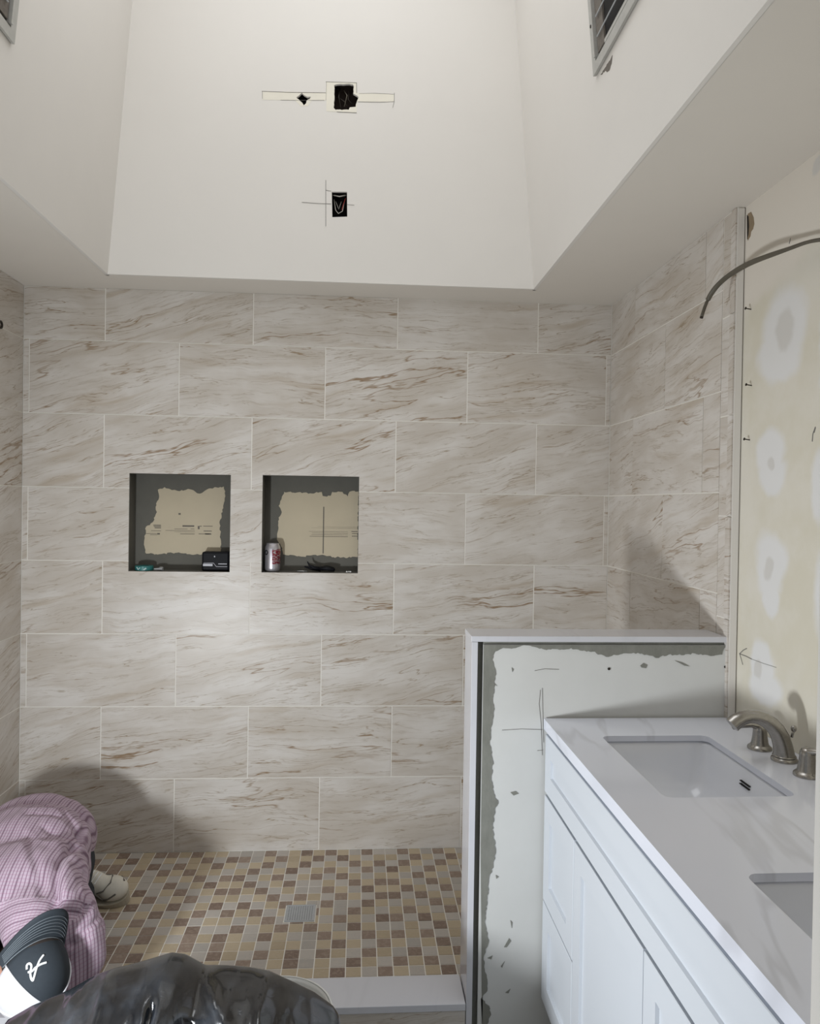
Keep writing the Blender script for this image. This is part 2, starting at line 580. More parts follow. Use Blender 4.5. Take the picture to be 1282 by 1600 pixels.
JT = 0.0022                             # half joint
ROWZ = [0.0] + [ZR + k * RP for k in range(7)] + [H]      # bottom to top, 8 rows
def rows():
    for i in range(8):
        yield i, ROWZ[i], ROWZ[i + 1], (i % 2 == 1)         # row type A for odd index from the floor
NICHES = [(-0.966, -0.546, 1.188, 1.600), (-0.413, -0.004, 1.188, 1.602)]
TF = -0.0                               # tile face plane of the back wall (y)

bm = bmesh.new()
plate(bm, [[(L - .1, FL), (W + .12, FL), (W + .12, H), (L - .1, H)]] + [[(a, c), (b, c), (b, d), (a, d)] for a, b, c, d in NICHES], 0.02,
      ((0, 0.0016, 0), (1, 0, 0), (0, 0, 1)))
wall_back = struct(obj('wall_back', bm, MAT['grout']), 'veined stone tiled back wall of the shower with two square niches', 'wall')
for i, z0, z1, A in rows():
    off = XA if A else XA - TP / 2
    ks = range(-2, 6)
    ed = [L] + [off + k * TP for k in ks if L + 0.004 < off + k * TP < W - 0.004] + [W]
    for a0, a1 in zip(ed, ed[1:]):
        if a1 - a0 < 2 * JT + 0.004: continue
        b = tile_bm(a0 + JT, a1 - JT, z0 + JT, z1 - (JT if i < 7 else 0.001), NICHES, 0.0014)
        if b: put_tile(wall_back, b, ((a0 + a1) / 2, TF, (z0 + z1) / 2))

# niches: grey liner box with a ragged patch of bare board on the back
ND = 0.092
def niche(a, b, c, d, patch, lines, seed):
    bm = bmesh.new()
    e = 0.0
    q = [Vector(v) for v in ((a, 0.001, c), (b, 0.001, c), (b, 0.001, d), (a, 0.001, d))]
    w = [v + Vector((0, ND, 0)) for v in q]
    th = 0.012
    box(bm, a - th, b + th, ND, ND + th, c - th, d + th)
    box(bm, a - th, a, 0.022, ND, c - th, d + th); box(bm, b, b + th, 0.022, ND, c - th, d + th)
    box(bm, a, b, 0.022, ND, c - th, c); box(bm, a, b, 0.022, ND, d, d + th)
    box(bm, a - .0005, a + .0015, 0.0025, 0.024, c, d); box(bm, b - .0015, b + .0005, 0.0025, 0.024, c, d)
    box(bm, a, b, 0.0025, 0.024, c - .0005, c + .0008); box(bm, a, b, 0.0025, 0.024, d - .0015, d + .0005)
    n = obj('niche_liner', bm, MAT['niche'], wall_back)
    P = [on(u, v, 1, ND) for u, v in patch]
    bm = bmesh.new()
    plate(bm, [ragged([(min(max(p.x, a + .002), b - .002), p.z) for p in P], 0.0035, 0.008, seed=seed)], 0.0015, ((0, ND - 0.0012, 0), (1, 0, 0), (0, 0, 1)))
    obj('board_patch', bm, MAT['patch'], n)
    for (u0, v0, u1, v1) in lines:
        p, r = on(u0, v0, 1, ND), on(u1, v1, 1, ND)
        x1 = min(r.x, b - .003)
        obj('printed_line', boxes((p.x, x1, ND - 0.0018, ND - 0.0010, r.z, p.z)), MAT['ink'], n)
    return n
S = 180 / 1282
cv = lambda pts, ox, oy: [(ox + x * S, oy + y * S) for x, y in pts]
niche(*NICHES[0], cv([(405, 250), (480, 222), (560, 255), (620, 262), (760, 245), (870, 295), (990, 235), (1140, 215), (1155, 270), (1140, 400), (1115, 540), (1090, 610), (1105, 800), (1110, 970), (760, 968), (640, 948), (450, 965), (275, 962), (250, 860), (275, 660), (350, 610), (395, 500), (380, 440), (420, 320)], 190, 730),
      [(190 + x0 * S, 730 + y0 * S, 190 + x1 * S, 730 + y1 * S) for x0, y0, x1, y1 in
       [(355, 640, 440, 650), (360, 655, 440, 664), (370, 670, 440, 680), (330, 704, 440, 710), (275, 736, 400, 742), (320, 750, 400, 755), (400, 732, 428, 750),
        (680, 645, 810, 664), (590, 684, 735, 690), (770, 684, 812, 690), (490, 702, 815, 710), (590, 718, 815, 723), (655, 738, 815, 746),
        (850, 655, 870, 690), (870, 652, 895, 660), (912, 652, 1015, 660), (915, 706, 1005, 715), (860, 738, 985, 746), (930, 736, 1000, 750), (635, 510, 660, 530)]], 3)
niche(*NICHES[1], cv([(350, 275), (500, 280), (640, 290), (770, 275), (780, 320), (870, 318), (885, 275), (1000, 275), (1060, 325), (1080, 272), (1190, 270), (1190, 1000), (1090, 1005), (900, 1000), (800, 980), (680, 975), (560, 995), (420, 975), (340, 970), (330, 900), (270, 800), (285, 700), (290, 560), (325, 500), (290, 430), (320, 360)], 395, 730),
      [(395 + x0 * S, 730 + y0 * S, 395 + x1 * S, 730 + y1 * S) for x0, y0, x1, y1 in
       [(725, 660, 1175, 667), (655, 674, 1175, 682), (625, 712, 1060, 720), (660, 730, 1060, 738), (655, 748, 1060, 756), (635, 766, 1060, 776), (1100, 712, 1175, 720), (1105, 735, 1175, 742), (1105, 764, 1175, 772), (786, 440, 791, 960)]], 4)

# right shower wall (tiles face -x), runs from y=0 to the edge strip
YE = -1.0785
bm = boxes((W + 0.0016, W + 0.022, YE + 0.0, 0.0, FL, H))
wall_right = struct(obj('wall_right', bm, MAT['grout']), 'short tiled side wall of the shower behind the half wall', 'wall')
YT = -1.0005
for i, z0, z1, A in rows():
    ed = [0.0] + ([U0, U0 + TP] if A else [U0 + TP / 2]) + [-YT]
    for a0, a1 in zip(ed, ed[1:]):
        b = tile_bm(a0 + JT, a1 - JT, z0 + JT, z1 - JT, [], 0.0014)
        put_tile(wall_right, b, (W, -(a0 + a1) / 2, (z0 + z1) / 2), -math.pi / 2)
ez = [FL + .01, 0.245, 0.55, 0.855, 1.163, 1.466, 1.765, 2.062, H]
for z0, z1 in zip(ez, ez[1:]):
    for k, (a0, a1) in enumerate(((-YT, 1.052), (1.052, -YE))):
        b = tile_bm(a0 + JT * (1 if k == 0 else .4), a1 - JT * .4, z0 + JT, z1 - JT, [], 0.0014 if k == 0 else 0.006)
        put_tile(wall_right, b, (W - (0 if k == 0 else 0.004), -(a0 + a1) / 2, (z0 + z1) / 2), -math.pi / 2, 'edge_tile')

# white end strip of the tiled build-out
bm = boxes((W + 0.0005, 1.1085, YE - 0.004, YE - 0.0005, FL, H - 0.004))
struct(obj('trim_1', bm, MAT['paint']), 'narrow off-white vertical strip ending the tiled side wall', 'trim')

# drywall wall behind the vanity
bm = boxes((DRY, DRY + 0.10, FRONT - 0.12, YE + 0.02, FL, H))
wall_vanity = struct(obj('wall_vanity', bm, MAT['drywall']), 'yellowed drywall with white patched spots behind the vanity', 'wall')
# torn paper at the top corner, and the dark gap beside it
q = [on(u, v, 0, DRY - 0.0008) for u, v in [(1169, 334), (1174, 331), (1178, 340), (1179, 350), (1177, 358), (1174, 362), (1173, 369), (1169, 376), (1168, 360)]]
bm = bmesh.new(); plate(bm, [[(-p.y, p.z) for p in q]], 0.002, ((DRY - 0.0008, 0, 0), (0, -1, 0), (0, 0, 1)))
obj('torn_paper_and_gap', bm, MAT['torn'], wall_vanity)
q = [on(u, v, 0, DRY - 0.0014) for u, v in [(1167.5, 336), (1170, 338), (1171, 352), (1170, 366), (1168, 374)]]
bm = bmesh.new(); plate(bm, [[(-p.y, p.z) for p in q]], 0.002, ((DRY - 0.0014, 0, 0), (0, -1, 0), (0, 0, 1)))
obj('torn_paper_and_gap', bm, MAT['iron'], wall_vanity)  # the gap's shade, coloured in as a dark strip along the tear
# pencil arrow and marks
def stroke(name, parent, pts, r, mat):
    bm = bmesh.new(); tube(bm, pts, r, 5)
    return obj(name, bm, MAT[mat], parent)
sc = 142 / 598
for pl in ([(68, 680), (95, 655), (116, 645)], [(68, 680), (110, 695), (148, 715)], [(70, 682), (80, 715), (90, 752)], ):
    stroke('pencil_mark', wall_vanity, [on(1140 + x * sc, 860 + y * sc, 0, DRY - 0.0004) for x, y in pl], 0.0013, 'pencil')
stroke('pencil_mark', wall_vanity, [on(1140 + x * sc, 860 + y * sc, 0, DRY - 0.0003) for x, y in [(148, 715), (230, 745), (310, 770)]], 0.0006, 'pencil')
for pl in ([(1270, 690), (1271, 678), (1275, 667)], [(1273, 676), (1275, 668)]):
    stroke('pencil_mark', wall_vanity, [on(x, y, 0, DRY - 0.0003) for x, y in pl], 0.0014, 'pencil')
stroke('pencil_mark', wall_vanity, [on(x, y, 0, DRY - 0.0003) for x, y in [(1234, 381), (1236, 372)]], 0.001, 'pencil')

# left wall, tiled inside the shower
bm = boxes((L - 0.022, L - 0.0016, FRONT, 0.0, FL, H))
wall_left = struct(obj('wall_left', bm, MAT['paint']), 'left wall of the bathroom, tiled inside the shower', 'wall')
bm = boxes((L - 0.0018, L - 0.0012, -1.075, 0.0, 0, H))
obj('grout_bed', bm, MAT['grout'], wall_left)
for i, z0, z1, A in rows():
    ed = [0.0] + ([0.33, 0.33 + TP] if A else [0.33 + TP / 2]) + [1.073]
    for a0, a1 in zip(ed, ed[1:]):
        b = tile_bm(a0 + JT, a1 - JT, z0 + JT, z1 - JT, [], 0.0012)
        put_tile(wall_left, b, (L, -(a0 + a1) / 2, (z0 + z1) / 2), math.pi / 2)
bm = bmesh.new()
lathe(bm, [(0.012, 0), (0.016, 0.001), (0.016, 0.006), (0.010, 0.006), (0.010, -0.0)], (L, -0.205, 2.158), (1, 0, 0), 20)
obj('pipe_ring', bm, MAT['iron'], wall_left, smooth=True)

# front wall: doorway where the camera stands
JX = 0.3795
bm = boxes((JX, DRY, FRONT - 0.12, FRONT, FL, H), (-1.42, -1.25, FRONT - 0.12, FRONT, FL, H), (-1.25, JX, FRONT - 0.12, FRONT, 2.14, H))
struct(obj('wall_front', bm, MAT['paint']), 'front wall with the doorway beside the near end of the vanity', 'wall')

# ceiling (soffit) with the light well
WX0, WX1, WY0, WY1 = -0.997, 0.692, -2.40, -0.20
bm = bmesh.new()
plate(bm, [[(L - .1, FRONT - .12), (DRY + .1, FRONT - .12), (DRY + .1, 0.02), (L - .1, 0.02)], [(WX0 - .0115, WY0 - .0115), (WX1 + .0115, WY0 - .0115), (WX1 + .0115, -0.1885), (WX0 - .0115, -0.1885)]], 0.012,
      ((0, 0, H + 0.012), (1, 0, 0), (0, 1, 0)))
struct(obj('ceiling', bm, MAT['paint_soffit']), 'painted lower ceiling around the tall light well', 'ceiling')
LA, LB, ZT = 0.095, -0.05, 3.95
dz = ZT - H
nb = Vector((0, -1, LB)).normalized()                       # normal of the back face of the well (towards the room)
OB = Vector((0, -0.2, H)); UB = Vector((0, LB, 1))
def wb(u, v):
    p = onp(u, v, OB, Vector((0, 1, -LB)))
    return (p.x, p.z - H)
def circ(poly): return [wb(u, v) for u, v in poly]
s5 = 250 / 1282
cw = lambda pts: [(390 + x * s5, 110 + y * s5) for x, y in pts]
hole_big = ragged(circ(cw([(680, 118), (720, 110), (790, 108), (830, 112), (838, 130), (832, 185), (875, 215), (858, 260), (852, 292), (805, 296), (795, 316), (690, 316), (676, 300), (682, 220)])), 0.0012, 0.006, seed=5)
hole_low = circ(cw([(660, 972), (782, 972), (784, 1172), (664, 1176)]))
hole_small = ragged(circ(cw([(375, 215), (400, 200), (420, 180), (438, 198), (462, 212), (492, 210), (485, 228), (460, 240), (455, 262), (435, 280), (425, 262), (405, 245)])), 0.001, 0.005, seed=6)
def tri_well(sgn):
    pass
# back face (with cut-outs)
bm = bmesh.new()
plate(bm, [[(WX0, 0.0155 * 0), (WX1, 0), (WX1 - LA * dz, dz), (WX0 + LA * dz, dz)], hole_big, hole_low, hole_small], 0.012, (OB, (1, 0, 0), UB))
well_back = struct(obj('wall_well_back', bm, MAT['paint']), 'tall back face of the light well with holes cut for fixtures', 'wall')
for name, xx, sg, lab in (('wall_well_left', WX0, 1, 'left face of the light well'), ('wall_well_right', WX1, -1, 'right face of the light well')):
    bm = bmesh.new()
    y0, y1 = WY0, -0.2
    vs = []
    for off in (0, -0.012 * sg):
        vs += [bm.verts.new(v) for v in ((xx + off, y0, H), (xx + off, y1 + 0.02, H), (xx + off + sg * LA * dz, y1 + LB * dz + .02, ZT), (xx + off + sg * LA * dz, y0, ZT))]
    for f in ((0, 1, 2, 3), (7, 6, 5, 4), (0, 4, 5, 1), (1, 5, 6, 2), (2, 6, 7, 3), (3, 7, 4, 0)):
        bm.faces.new([vs[i] for i in f])
    o = struct(obj(name, bm, MAT['paint']), 'painted ' + lab + ' with a metal vent', 'wall')
    if sg > 0: well_left = o
    else: well_right = o
bm = boxes((WX0 - .02, WX1 + .02, WY0 - 0.012, WY0, H, ZT))
struct(obj('wall_well_front', bm, MAT['paint']), 'near face of the light well', 'wall')

# bare drywall left by old fixtures on the well back
def wplate(name, px, th, mat, off=0.0004):
    bm = bmesh.new()
    plate(bm, [circ(px)] if not isinstance(px[0], list) else px, th, (OB + nb * off, (1, 0, 0), UB))
    return obj(name, bm, MAT[mat], well_back)
bm = bmesh.new()
plate(bm, [circ(cw([(104, 168), (612, 178), (616, 92), (860, 97), (862, 182), (1160, 192), (1158, 252), (862, 250), (858, 340), (800, 336), (616, 328), (618, 240), (500, 240), (470, 285), (412, 288), (366, 238), (104, 236)])), hole_big, hole_small], 0.0008,
      (OB + nb * 0.0006, (1, 0, 0), UB))
obj('bare_patch', bm, MAT['bare'], well_back)
def wpt(x, y, off=0.0008):
    p = onp(390 + x * s5, 110 + y * s5, OB, Vector((0, 1, -LB)))
    return p + nb * off
for pl, r in (([(612, 92), (738, 96), (860, 100)], .0008), ([(858, 100), (860, 182)], .0009), ([(618, 92), (614, 240)], .0005), ([(100, 168), (300, 176), (612, 180)], .0009), ([(104, 168), (104, 228)], .0006),
              ([(250, 238), (420, 240), (600, 240)], .0005), ([(700, 333), (860, 340)], .0009), ([(1162, 180), (1160, 255), (1148, 300)], .0006), ([(878, 186), (1010, 184), (1160, 192)], .0005), ([(870, 252), (1040, 256), (1160, 250)], .0005),
              ([(612, 880), (612, 1250)], .0008), ([(420, 1057), (540, 1066), (655, 1070)], .0008), ([(780, 1075), (840, 1080)], .0006), ([(612, 960), (655, 968)], .0007)):
    stroke('pencil_mark', well_back, [wpt(x, y) for x, y in pl], r, 'pencil')

def wall_box(px, depth, label, mat, wires):
    """open metal box let into the well wall"""
    P = [Vector((x, 0, s)) for x, s in circ(px)]
    x0, x1 = min(p.x for p in P) - .004, max(p.x for p in P) + .004
    s0, s1 = min(p.z for p in P) - .004, max(p.z for p in P) + .004
    base = OB + Vector(((x0 + x1) / 2, 0, 0)) + UB * s0
    t = empty('electrical_box', base, label, 'box', 'open electrical boxes')
    bm = bmesh.new()
    def P3(x, s, d): return OB + Vector((x, 0, 0)) + UB * s - nb * d
    q = [[P3(x, s, d) for x, s in ((x0, s0), (x1, s0), (x1, s1), (x0, s1))] for d in (0.0125, depth)]
    va = [bm.verts.new(v) for v in q[0]]; vb = [bm.verts.new(v) for v in q[1]]
    for i in range(4): bm.faces.new((va[i], va[(i + 1) % 4], vb[(i + 1) % 4], vb[i]))
    bm.faces.new(vb)
    r = bmesh.ops.solidify(bm, geom=bm.faces[:], thickness=0.0012)
    obj('shell', bm, MAT[mat], t)
    for pl, rad, m, d in wires:
        bm = bmesh.new()
        tube(bm, [wpt(x, y, -dd) for (x, y), dd in zip(pl, d)], rad, 8)
        obj('wire', bm, MAT[m], t, smooth=True)
    return t
wall_box(cw([(670, 105), (880, 105), (880, 320), (670, 320)]), 0.055, 'larger torn open electrical box in a bare cream patch high on the well wall', 'boxbrown',
         [([(725, 125), (715, 200), (735, 300)], .002, 'iron', (.03, .012, .02)), ([(755, 130), (782, 190), (760, 270)], .0018, 'cable', (.03, .01, .02)), ([(700, 180), (760, 235), (800, 290)], .002, 'iron', (.03, .015, .03)), ([(800, 130), (790, 220), (830, 260)], .0018, 'iron', (.03, .012, .02))])
wall_box(cw([(655, 965), (790, 965), (790, 1180), (655, 1180)]), 0.055, 'smaller neat open electrical box with loose wires below the torn one', 'dark',
         [([(675, 1010), (690, 1110), (712, 1140), (745, 1120), (765, 1010)], .0013, 'white_wire', (.03, .014, .01, .012, .03)), ([(770, 1010), (752, 1070), (740, 1110)], .0014, 'red', (.02, .012, .012)), ([(670, 985), (720, 1000), (775, 985)], .0024, 'white_wire', (.02, .014, .02)), ([(690, 1030), (715, 1100), (735, 1030)], .0012, 'white_wire', (.03, .018, .03))])
t = wall_box(cw([(365, 175), (500, 175), (500, 285), (365, 285)]), 0.04, 'x', 'dark', [])
t.name = 'wall_cavity'; tag(t, 'small ragged black hole left of the torn electrical box', 'hole'); del t['group']

# ------------------------------------------------------------------ shower floor
bm = boxes((L - .02, W + .02, -0.96, 0.0, FL, -0.0016))
floor_shower = struct(obj('floor_shower', bm, MAT['grout']), 'shower floor of small brown, tan and grey mosaic squares', 'floor')
DCX, DCY, DR = -0.1935, -0.492, 0.054
pat = {}
def put(row, c0, s):
    for k, ch in enumerate(s): pat[row, c0 + k] = ch
right = ['GDGGDTGDTG', 'TGTTGDTGDT', 'DTDGDTGDTG', 'GDGDTGDTGD', 'TGTTGDTGDT', 'DTDDTGDTGT', 'GDTTDTGDGT', 'TGDDGDTGTD', 'GDTGTGDTDG', 'DTGTDTGDTG', 'TGDDGDTGDT', 'DTGGTGDTTG', 'GDTDTDGTTG', 'TGDTGTDGGD', 'GDTGDGTDTG', 'DTGDTDGTGT', 'TGDTGTDGDT', 'DTGGDGGTDT']
mid = ['TGGGDGTDTDT', 'GDDGTDTTDGD', 'DTGTDGTDGTG', 'TGTDGTDGTDT', 'TDDGTDGTDGD', 'GTTDGTDGGTG', 'DDTDGTGGDTG'[0:0] + 'GDDTDGTGGDT', 'TTTGTDGDTGD', 'GDGDGTDTGDG', 'TGDTDGTGDTG', 'GTTGTDGDTGD', 'DGGDGTDTDTG', 'TDTDGTGDGTD'[0:0] + 'GDTDTGDTGGDT'[1:], 'TDGDTTGTTGTD'[1:], 'GTGDTGDTDGDT'[1:], 'DTDTGDGTDGTG'[1:], 'GDTTGDGTTTD', 'TGDTGTDTDTG']
left = {0: (-22, 'GTDGTDDTDTT'), 1: (-22, 'DGTDTGTGTDG'), 2: (-20, 'DGTDGDTTDT'[0:9]), 3: (-19, 'TDGDTDTT'), 4: (-18, 'TGTGTDG'), 5: (-17, 'GGDGTDT'[0:6]), 6: (-17, 'DGTDGT'), 7: (-17, 'TDGTDG'), 8: (-17, 'DGTDGT'), 9: (-17, 'GTDGTD'), 10: (-17, 'TDGTDG'), 11: (-17, 'GTDGTD'), 12: (-17, 'DGDTGD')}
for r, s in enumerate(right): put(r, -1, s)
for r, s in enumerate(mid): put(r, -12, s[:11])
for r, (c0, s) in left.items(): put(r, c0, s)
rnd = random.Random(11)
tiles = []
for r in range(19):
    for c in range(-29, 22):
        x0, x1 = max(MX + c * MP, L), min(MX + (c + 1) * MP, W)
        y1, y0 = -r * MP, max(-(r + 1) * MP, -0.945)
        if x1 - x0 < 0.006 or y1 - y0 < 0.006: continue
        x0 += .0018; x1 -= .0018; y0 += .0018; y1 -= .0018
        ch = pat.get((r, c)) or rnd.choice('DTTGGDT')
        # cut by the drain
        rects = [(x0, x1, y0, y1)]
        dx0, dx1, dy0, dy1 = DCX - DR - .003, DCX + DR + .003, DCY - DR - .003, DCY + DR + .003
        if x1 > dx0 and x0 < dx1 and y1 > dy0 and y0 < dy1:
            rects = []
            if x0 < dx0 - .004: rects.append((x0, dx0, y0, y1)); x0 = dx0 + .001
            elif x1 > dx1 + .004: rects.append((dx1, x1, y0, y1)); x1 = dx1 - .001
            if y1 > dy1 + .004: rects.append((x0, x1, dy1, y1))
            elif y0 < dy0 - .004: rects.append((x0, x1, y0, dy0))
        for q in rects:
            cx, cy = (q[0] + q[1]) / 2, (q[2] + q[3]) / 2
            d = Vector((cx, cy, 0)) - CAM
            px = 641 + FPX * d.dot(CR) / d.dot(CF); py = 800 - FPX * d.dot(CU) / d.dot(CF)
            vis = px < 720 and py < 1526 and not (px < 150) and not (py > 1500 and px < 420) and not (py > 1465 and 170 < px < 320)
            tiles.append((0 if vis else 1, (d.length), q, ch))
tiles.sort(key=lambda a: (a[0], a[1]))
MN = {'D': 'dark_tile', 'T': 'tan_tile', 'G': 'grey_tile'}
shared = {}
def mosaic_mesh(w, h, ch):
    k = (round(w, 4), round(h, 4), ch)
    if k not in shared:
        bm = bmesh.new()
        box(bm, -w / 2, w / 2, -h / 2, h / 2, -0.0017, 0.0)
        bmesh.ops.bevel(bm, geom=[e for e in bm.edges if all(v.co.z > -.0005 for v in e.verts)], offset=0.0006, segments=1, affect='EDGES')
        me = bpy.data.meshes.new('mosaic_tile'); bm.to_mesh(me); bm.free()
        me.materials.append(MAT[MN[ch]])
        shared[k] = me
    return shared[k]
stuff = bmesh.new()
for i, (a, dist, q, ch) in enumerate(tiles):
    if i < 300:
        o = bpy.data.objects.new('mosaic_tile', mosaic_mesh(q[1] - q[0], q[3] - q[2], ch))
        o.parent = floor_shower
        o.location = ((q[0] + q[1]) / 2, (q[2] + q[3]) / 2, random.uniform(-.0003, .0003))
        col.objects.link(o)
    else:
        n0 = len(stuff.faces)
        box(stuff, q[0], q[1], q[2], q[3], -0.0017, random.uniform(-.0003, .0003))
        stuff.faces.ensure_lookup_table()
        for f in stuff.faces[n0:]: f.material_index = 'DTG'.index(ch)
o = obj('mosaic_tiles', stuff, [MAT['dark_tile'], MAT['tan_tile'], MAT['grey_tile']], floor_shower)
o['kind'] = 'stuff'

# drain
t = empty('floor_drain', (DCX, DCY, 0), 'square steel floor drain grate set in the mosaic shower floor', 'drain')
fr = 0.006
bm = boxes((DCX - DR + .001, DCX + DR - .001, DCY - DR + .001, DCY - DR + fr, -.0016, .0022), (DCX - DR + .001, DCX + DR - .001, DCY + DR - fr, DCY + DR - .001, -.0016, .0022),
           (DCX - DR + .001, DCX - DR + fr, DCY - DR + fr, DCY + DR - fr, -.0016, .0022), (DCX + DR - fr, DCX + DR - .001, DCY - DR + fr, DCY + DR - fr, -.0016, .0022))
obj('frame', bm, MAT['steel'], t)
bm = bmesh.new()
hs = []
n = 11; g = (2 * DR - 2 * fr - .004) / n
for i in range(n):
    for j in range(n):
        cx, cy = DCX - DR + fr + .002 + g * (i + .5), DCY - DR + fr + .002 + g * (j + .5)
        hs.append([(cx - g * .22, cy - g * .22), (cx + g * .22, cy - g * .22), (cx + g * .22, cy + g * .22), (cx - g * .22, cy + g * .22)])
plate(bm, [[(DCX - DR + fr, DCY - DR + fr), (DCX + DR - fr, DCY - DR + fr), (DCX + DR - fr, DCY + DR - fr), (DCX - DR + fr, DCY + DR - fr)]] + hs, 0.0012, ((0, 0, 0.0014), (1, 0, 0), (0, 1, 0)))
obj('grate', bm, MAT['steel'], t)
bm = boxes((DCX - DR + fr, DCX + DR - fr, DCY - DR + fr, DCY + DR - fr, -.0016, -.0006))
obj('sump', bm, MAT['iron'], t)

# bathroom floor
bm = boxes((L - .05, DRY + .1, -4.2, -1.06, FL - .05, FL))
struct(obj('floor', bm, MAT['floor']), 'dusty bathroom floor in front of the shower curb', 'floor')

# curb
bm = boxes((L, 0.3265, -1.068, -0.9445, FL, 0.0285))
curb = struct(obj('trim_2', bm, MAT['grout']), 'low shower curb topped with a pale grey slab', 'curb')
bm = boxes((L + .001, 0.3255, -1.0785, -0.9425, 0.0295, 0.05), bev=0.0015)
obj('curb_slab', bm, MAT['slab'], curb)
for a0, a1 in ((L, -0.55), (-0.55, 0.3265)):
    b = tile_bm(a0 + JT, a1 - JT, FL + .002, 0.027, [], 0.006)
    put_tile(curb, b, ((a0 + a1) / 2, -1.0745, (FL + 0.029) / 2))

# ------------------------------------------------------------------ half wall
bm = boxes((0.3465, 0.3625, -1.046, -0.950, FL, 1.093), (0.3625, DRY - .003, -1.060, -0.950, FL, 1.093))
half = struct(obj('wall_half', bm, MAT['thinset']), 'unfinished half wall beside the vanity with a white stone cap', 'wall')
bm = boxes((0.362, 1.1055, -1.0675, -1.0605, FL, 1.0855), bev=0.001)
obj('backer_board', bm, MAT['board'], half)
bm = boxes((0.326, W - .002, YN, YF, 1.0945, 1.111), bev=0.0015)
obj('wall_cap', bm, MAT['slab'], half)
bm = boxes((0.3277, 0.3455, YN + .0005, YF, FL, 1.094), bev=0.0012)
obj('end_slab', bm, MAT['slab'], half)
YB = -1.0685
def hb(u, v):
    p = on(u, v, 1, YB)
    return (p.x, p.z)
c5 = 1 / 2.203
top_edge = [(700 + x * c5, 960 + y * c5) for x, y in [(955, 112), (945, 138), (900, 142), (850, 134), (790, 140), (760, 138), (720, 150), (690, 140), (640, 132), (600, 136), (545, 146), (500, 128), (455, 124), (425, 116), (385, 122), (330, 120), (300, 112), (262, 106), (220, 118), (185, 118), (160, 132), (152, 158)]]
side_edge = [(771, 1034), (775, 1050), (772, 1075), (770, 1095), (773, 1108), (768, 1135), (766, 1165), (771, 1190), (768, 1215), (772, 1240), (779, 1255), (774, 1262), (770, 1290), (775, 1330), (771, 1352), (764, 1375), (762, 1410), (758, 1438), (764, 1472), (757, 1492), (758, 1515), (762, 1530), (762, 1548), (752, 1560), (765, 1572), (768, 1585), (762, 1600)]
inner = ragged([hb(u, v) for u, v in top_edge + side_edge], 0.0022, 0.006, closed=False, seed=9)
outer = [(hb(752, 1606)[0] + .004, hb(752, 1606)[1]), (0.363, 0.5), (0.3625, 1.0845), (1.08, 1.0848)]
bm = bmesh.new()
plate(bm, [outer + inner], 0.0016, ((0, YB - .001, 0), (1, 0, 0), (0, 0, 1)))
obj('thinset_band', bm, MAT['thinset'], half)
# crumbs of mortar
for k, px in enumerate([[(1001, 1040), (1006, 1036), (1012, 1039), (1010, 1044), (1003, 1043)], [(1055, 1032), (1066, 1035), (1078, 1041), (1070, 1040)], [(798, 1238), (806, 1236), (811, 1240), (803, 1243)],
                        [(788, 1480), (796, 1466), (799, 1470), (792, 1480)], [(762, 1497), (770, 1493), (768, 1499)], [(783, 1510), (789, 1502), (785, 1512)], [(798, 1438), (801, 1441), (800, 1450)], [(775, 1367), (780, 1370), (776, 1373)], [(772, 1066), (777, 1072), (774, 1070)], [(800, 1043), (803, 1046), (801, 1050)], [(790, 1551), (798, 1545), (795, 1552)]]):
    bm = bmesh.new()
    plate(bm, [[hb(u, v) for u, v in px][::-1]], 0.0012, ((0, YB - .0006, 0), (1, 0, 0), (0, 0, 1)))
    obj('mortar_smear', bm, MAT['thinset'], half)
for u, v in ((952, 1045), (1134, 1042)):
    p = on(u, v, 1, YB)
    bm = bmesh.new(); lathe(bm, [(0.004, 0), (0.004, 0.0012), (0.0015, 0.0016)], (p.x, YB, p.z), (0, -1, 0), 12)
    obj('screw', bm, MAT['iron'], half)
for pl in ([(845, 1078), (843, 1100), (846, 1130), (848, 1180)], [(848, 1075), (849, 1120), (850, 1160)], [(785, 1141), (815, 1139), (848, 1140)], [(836, 1048), (852, 1045), (874, 1046)], [(840, 1173), (849, 1172)]):
    stroke('pencil_mark', half, [Vector((hb(u, v)[0], YB + .0006, hb(u, v)[1])) for u, v in pl], 0.0008, 'pencil')

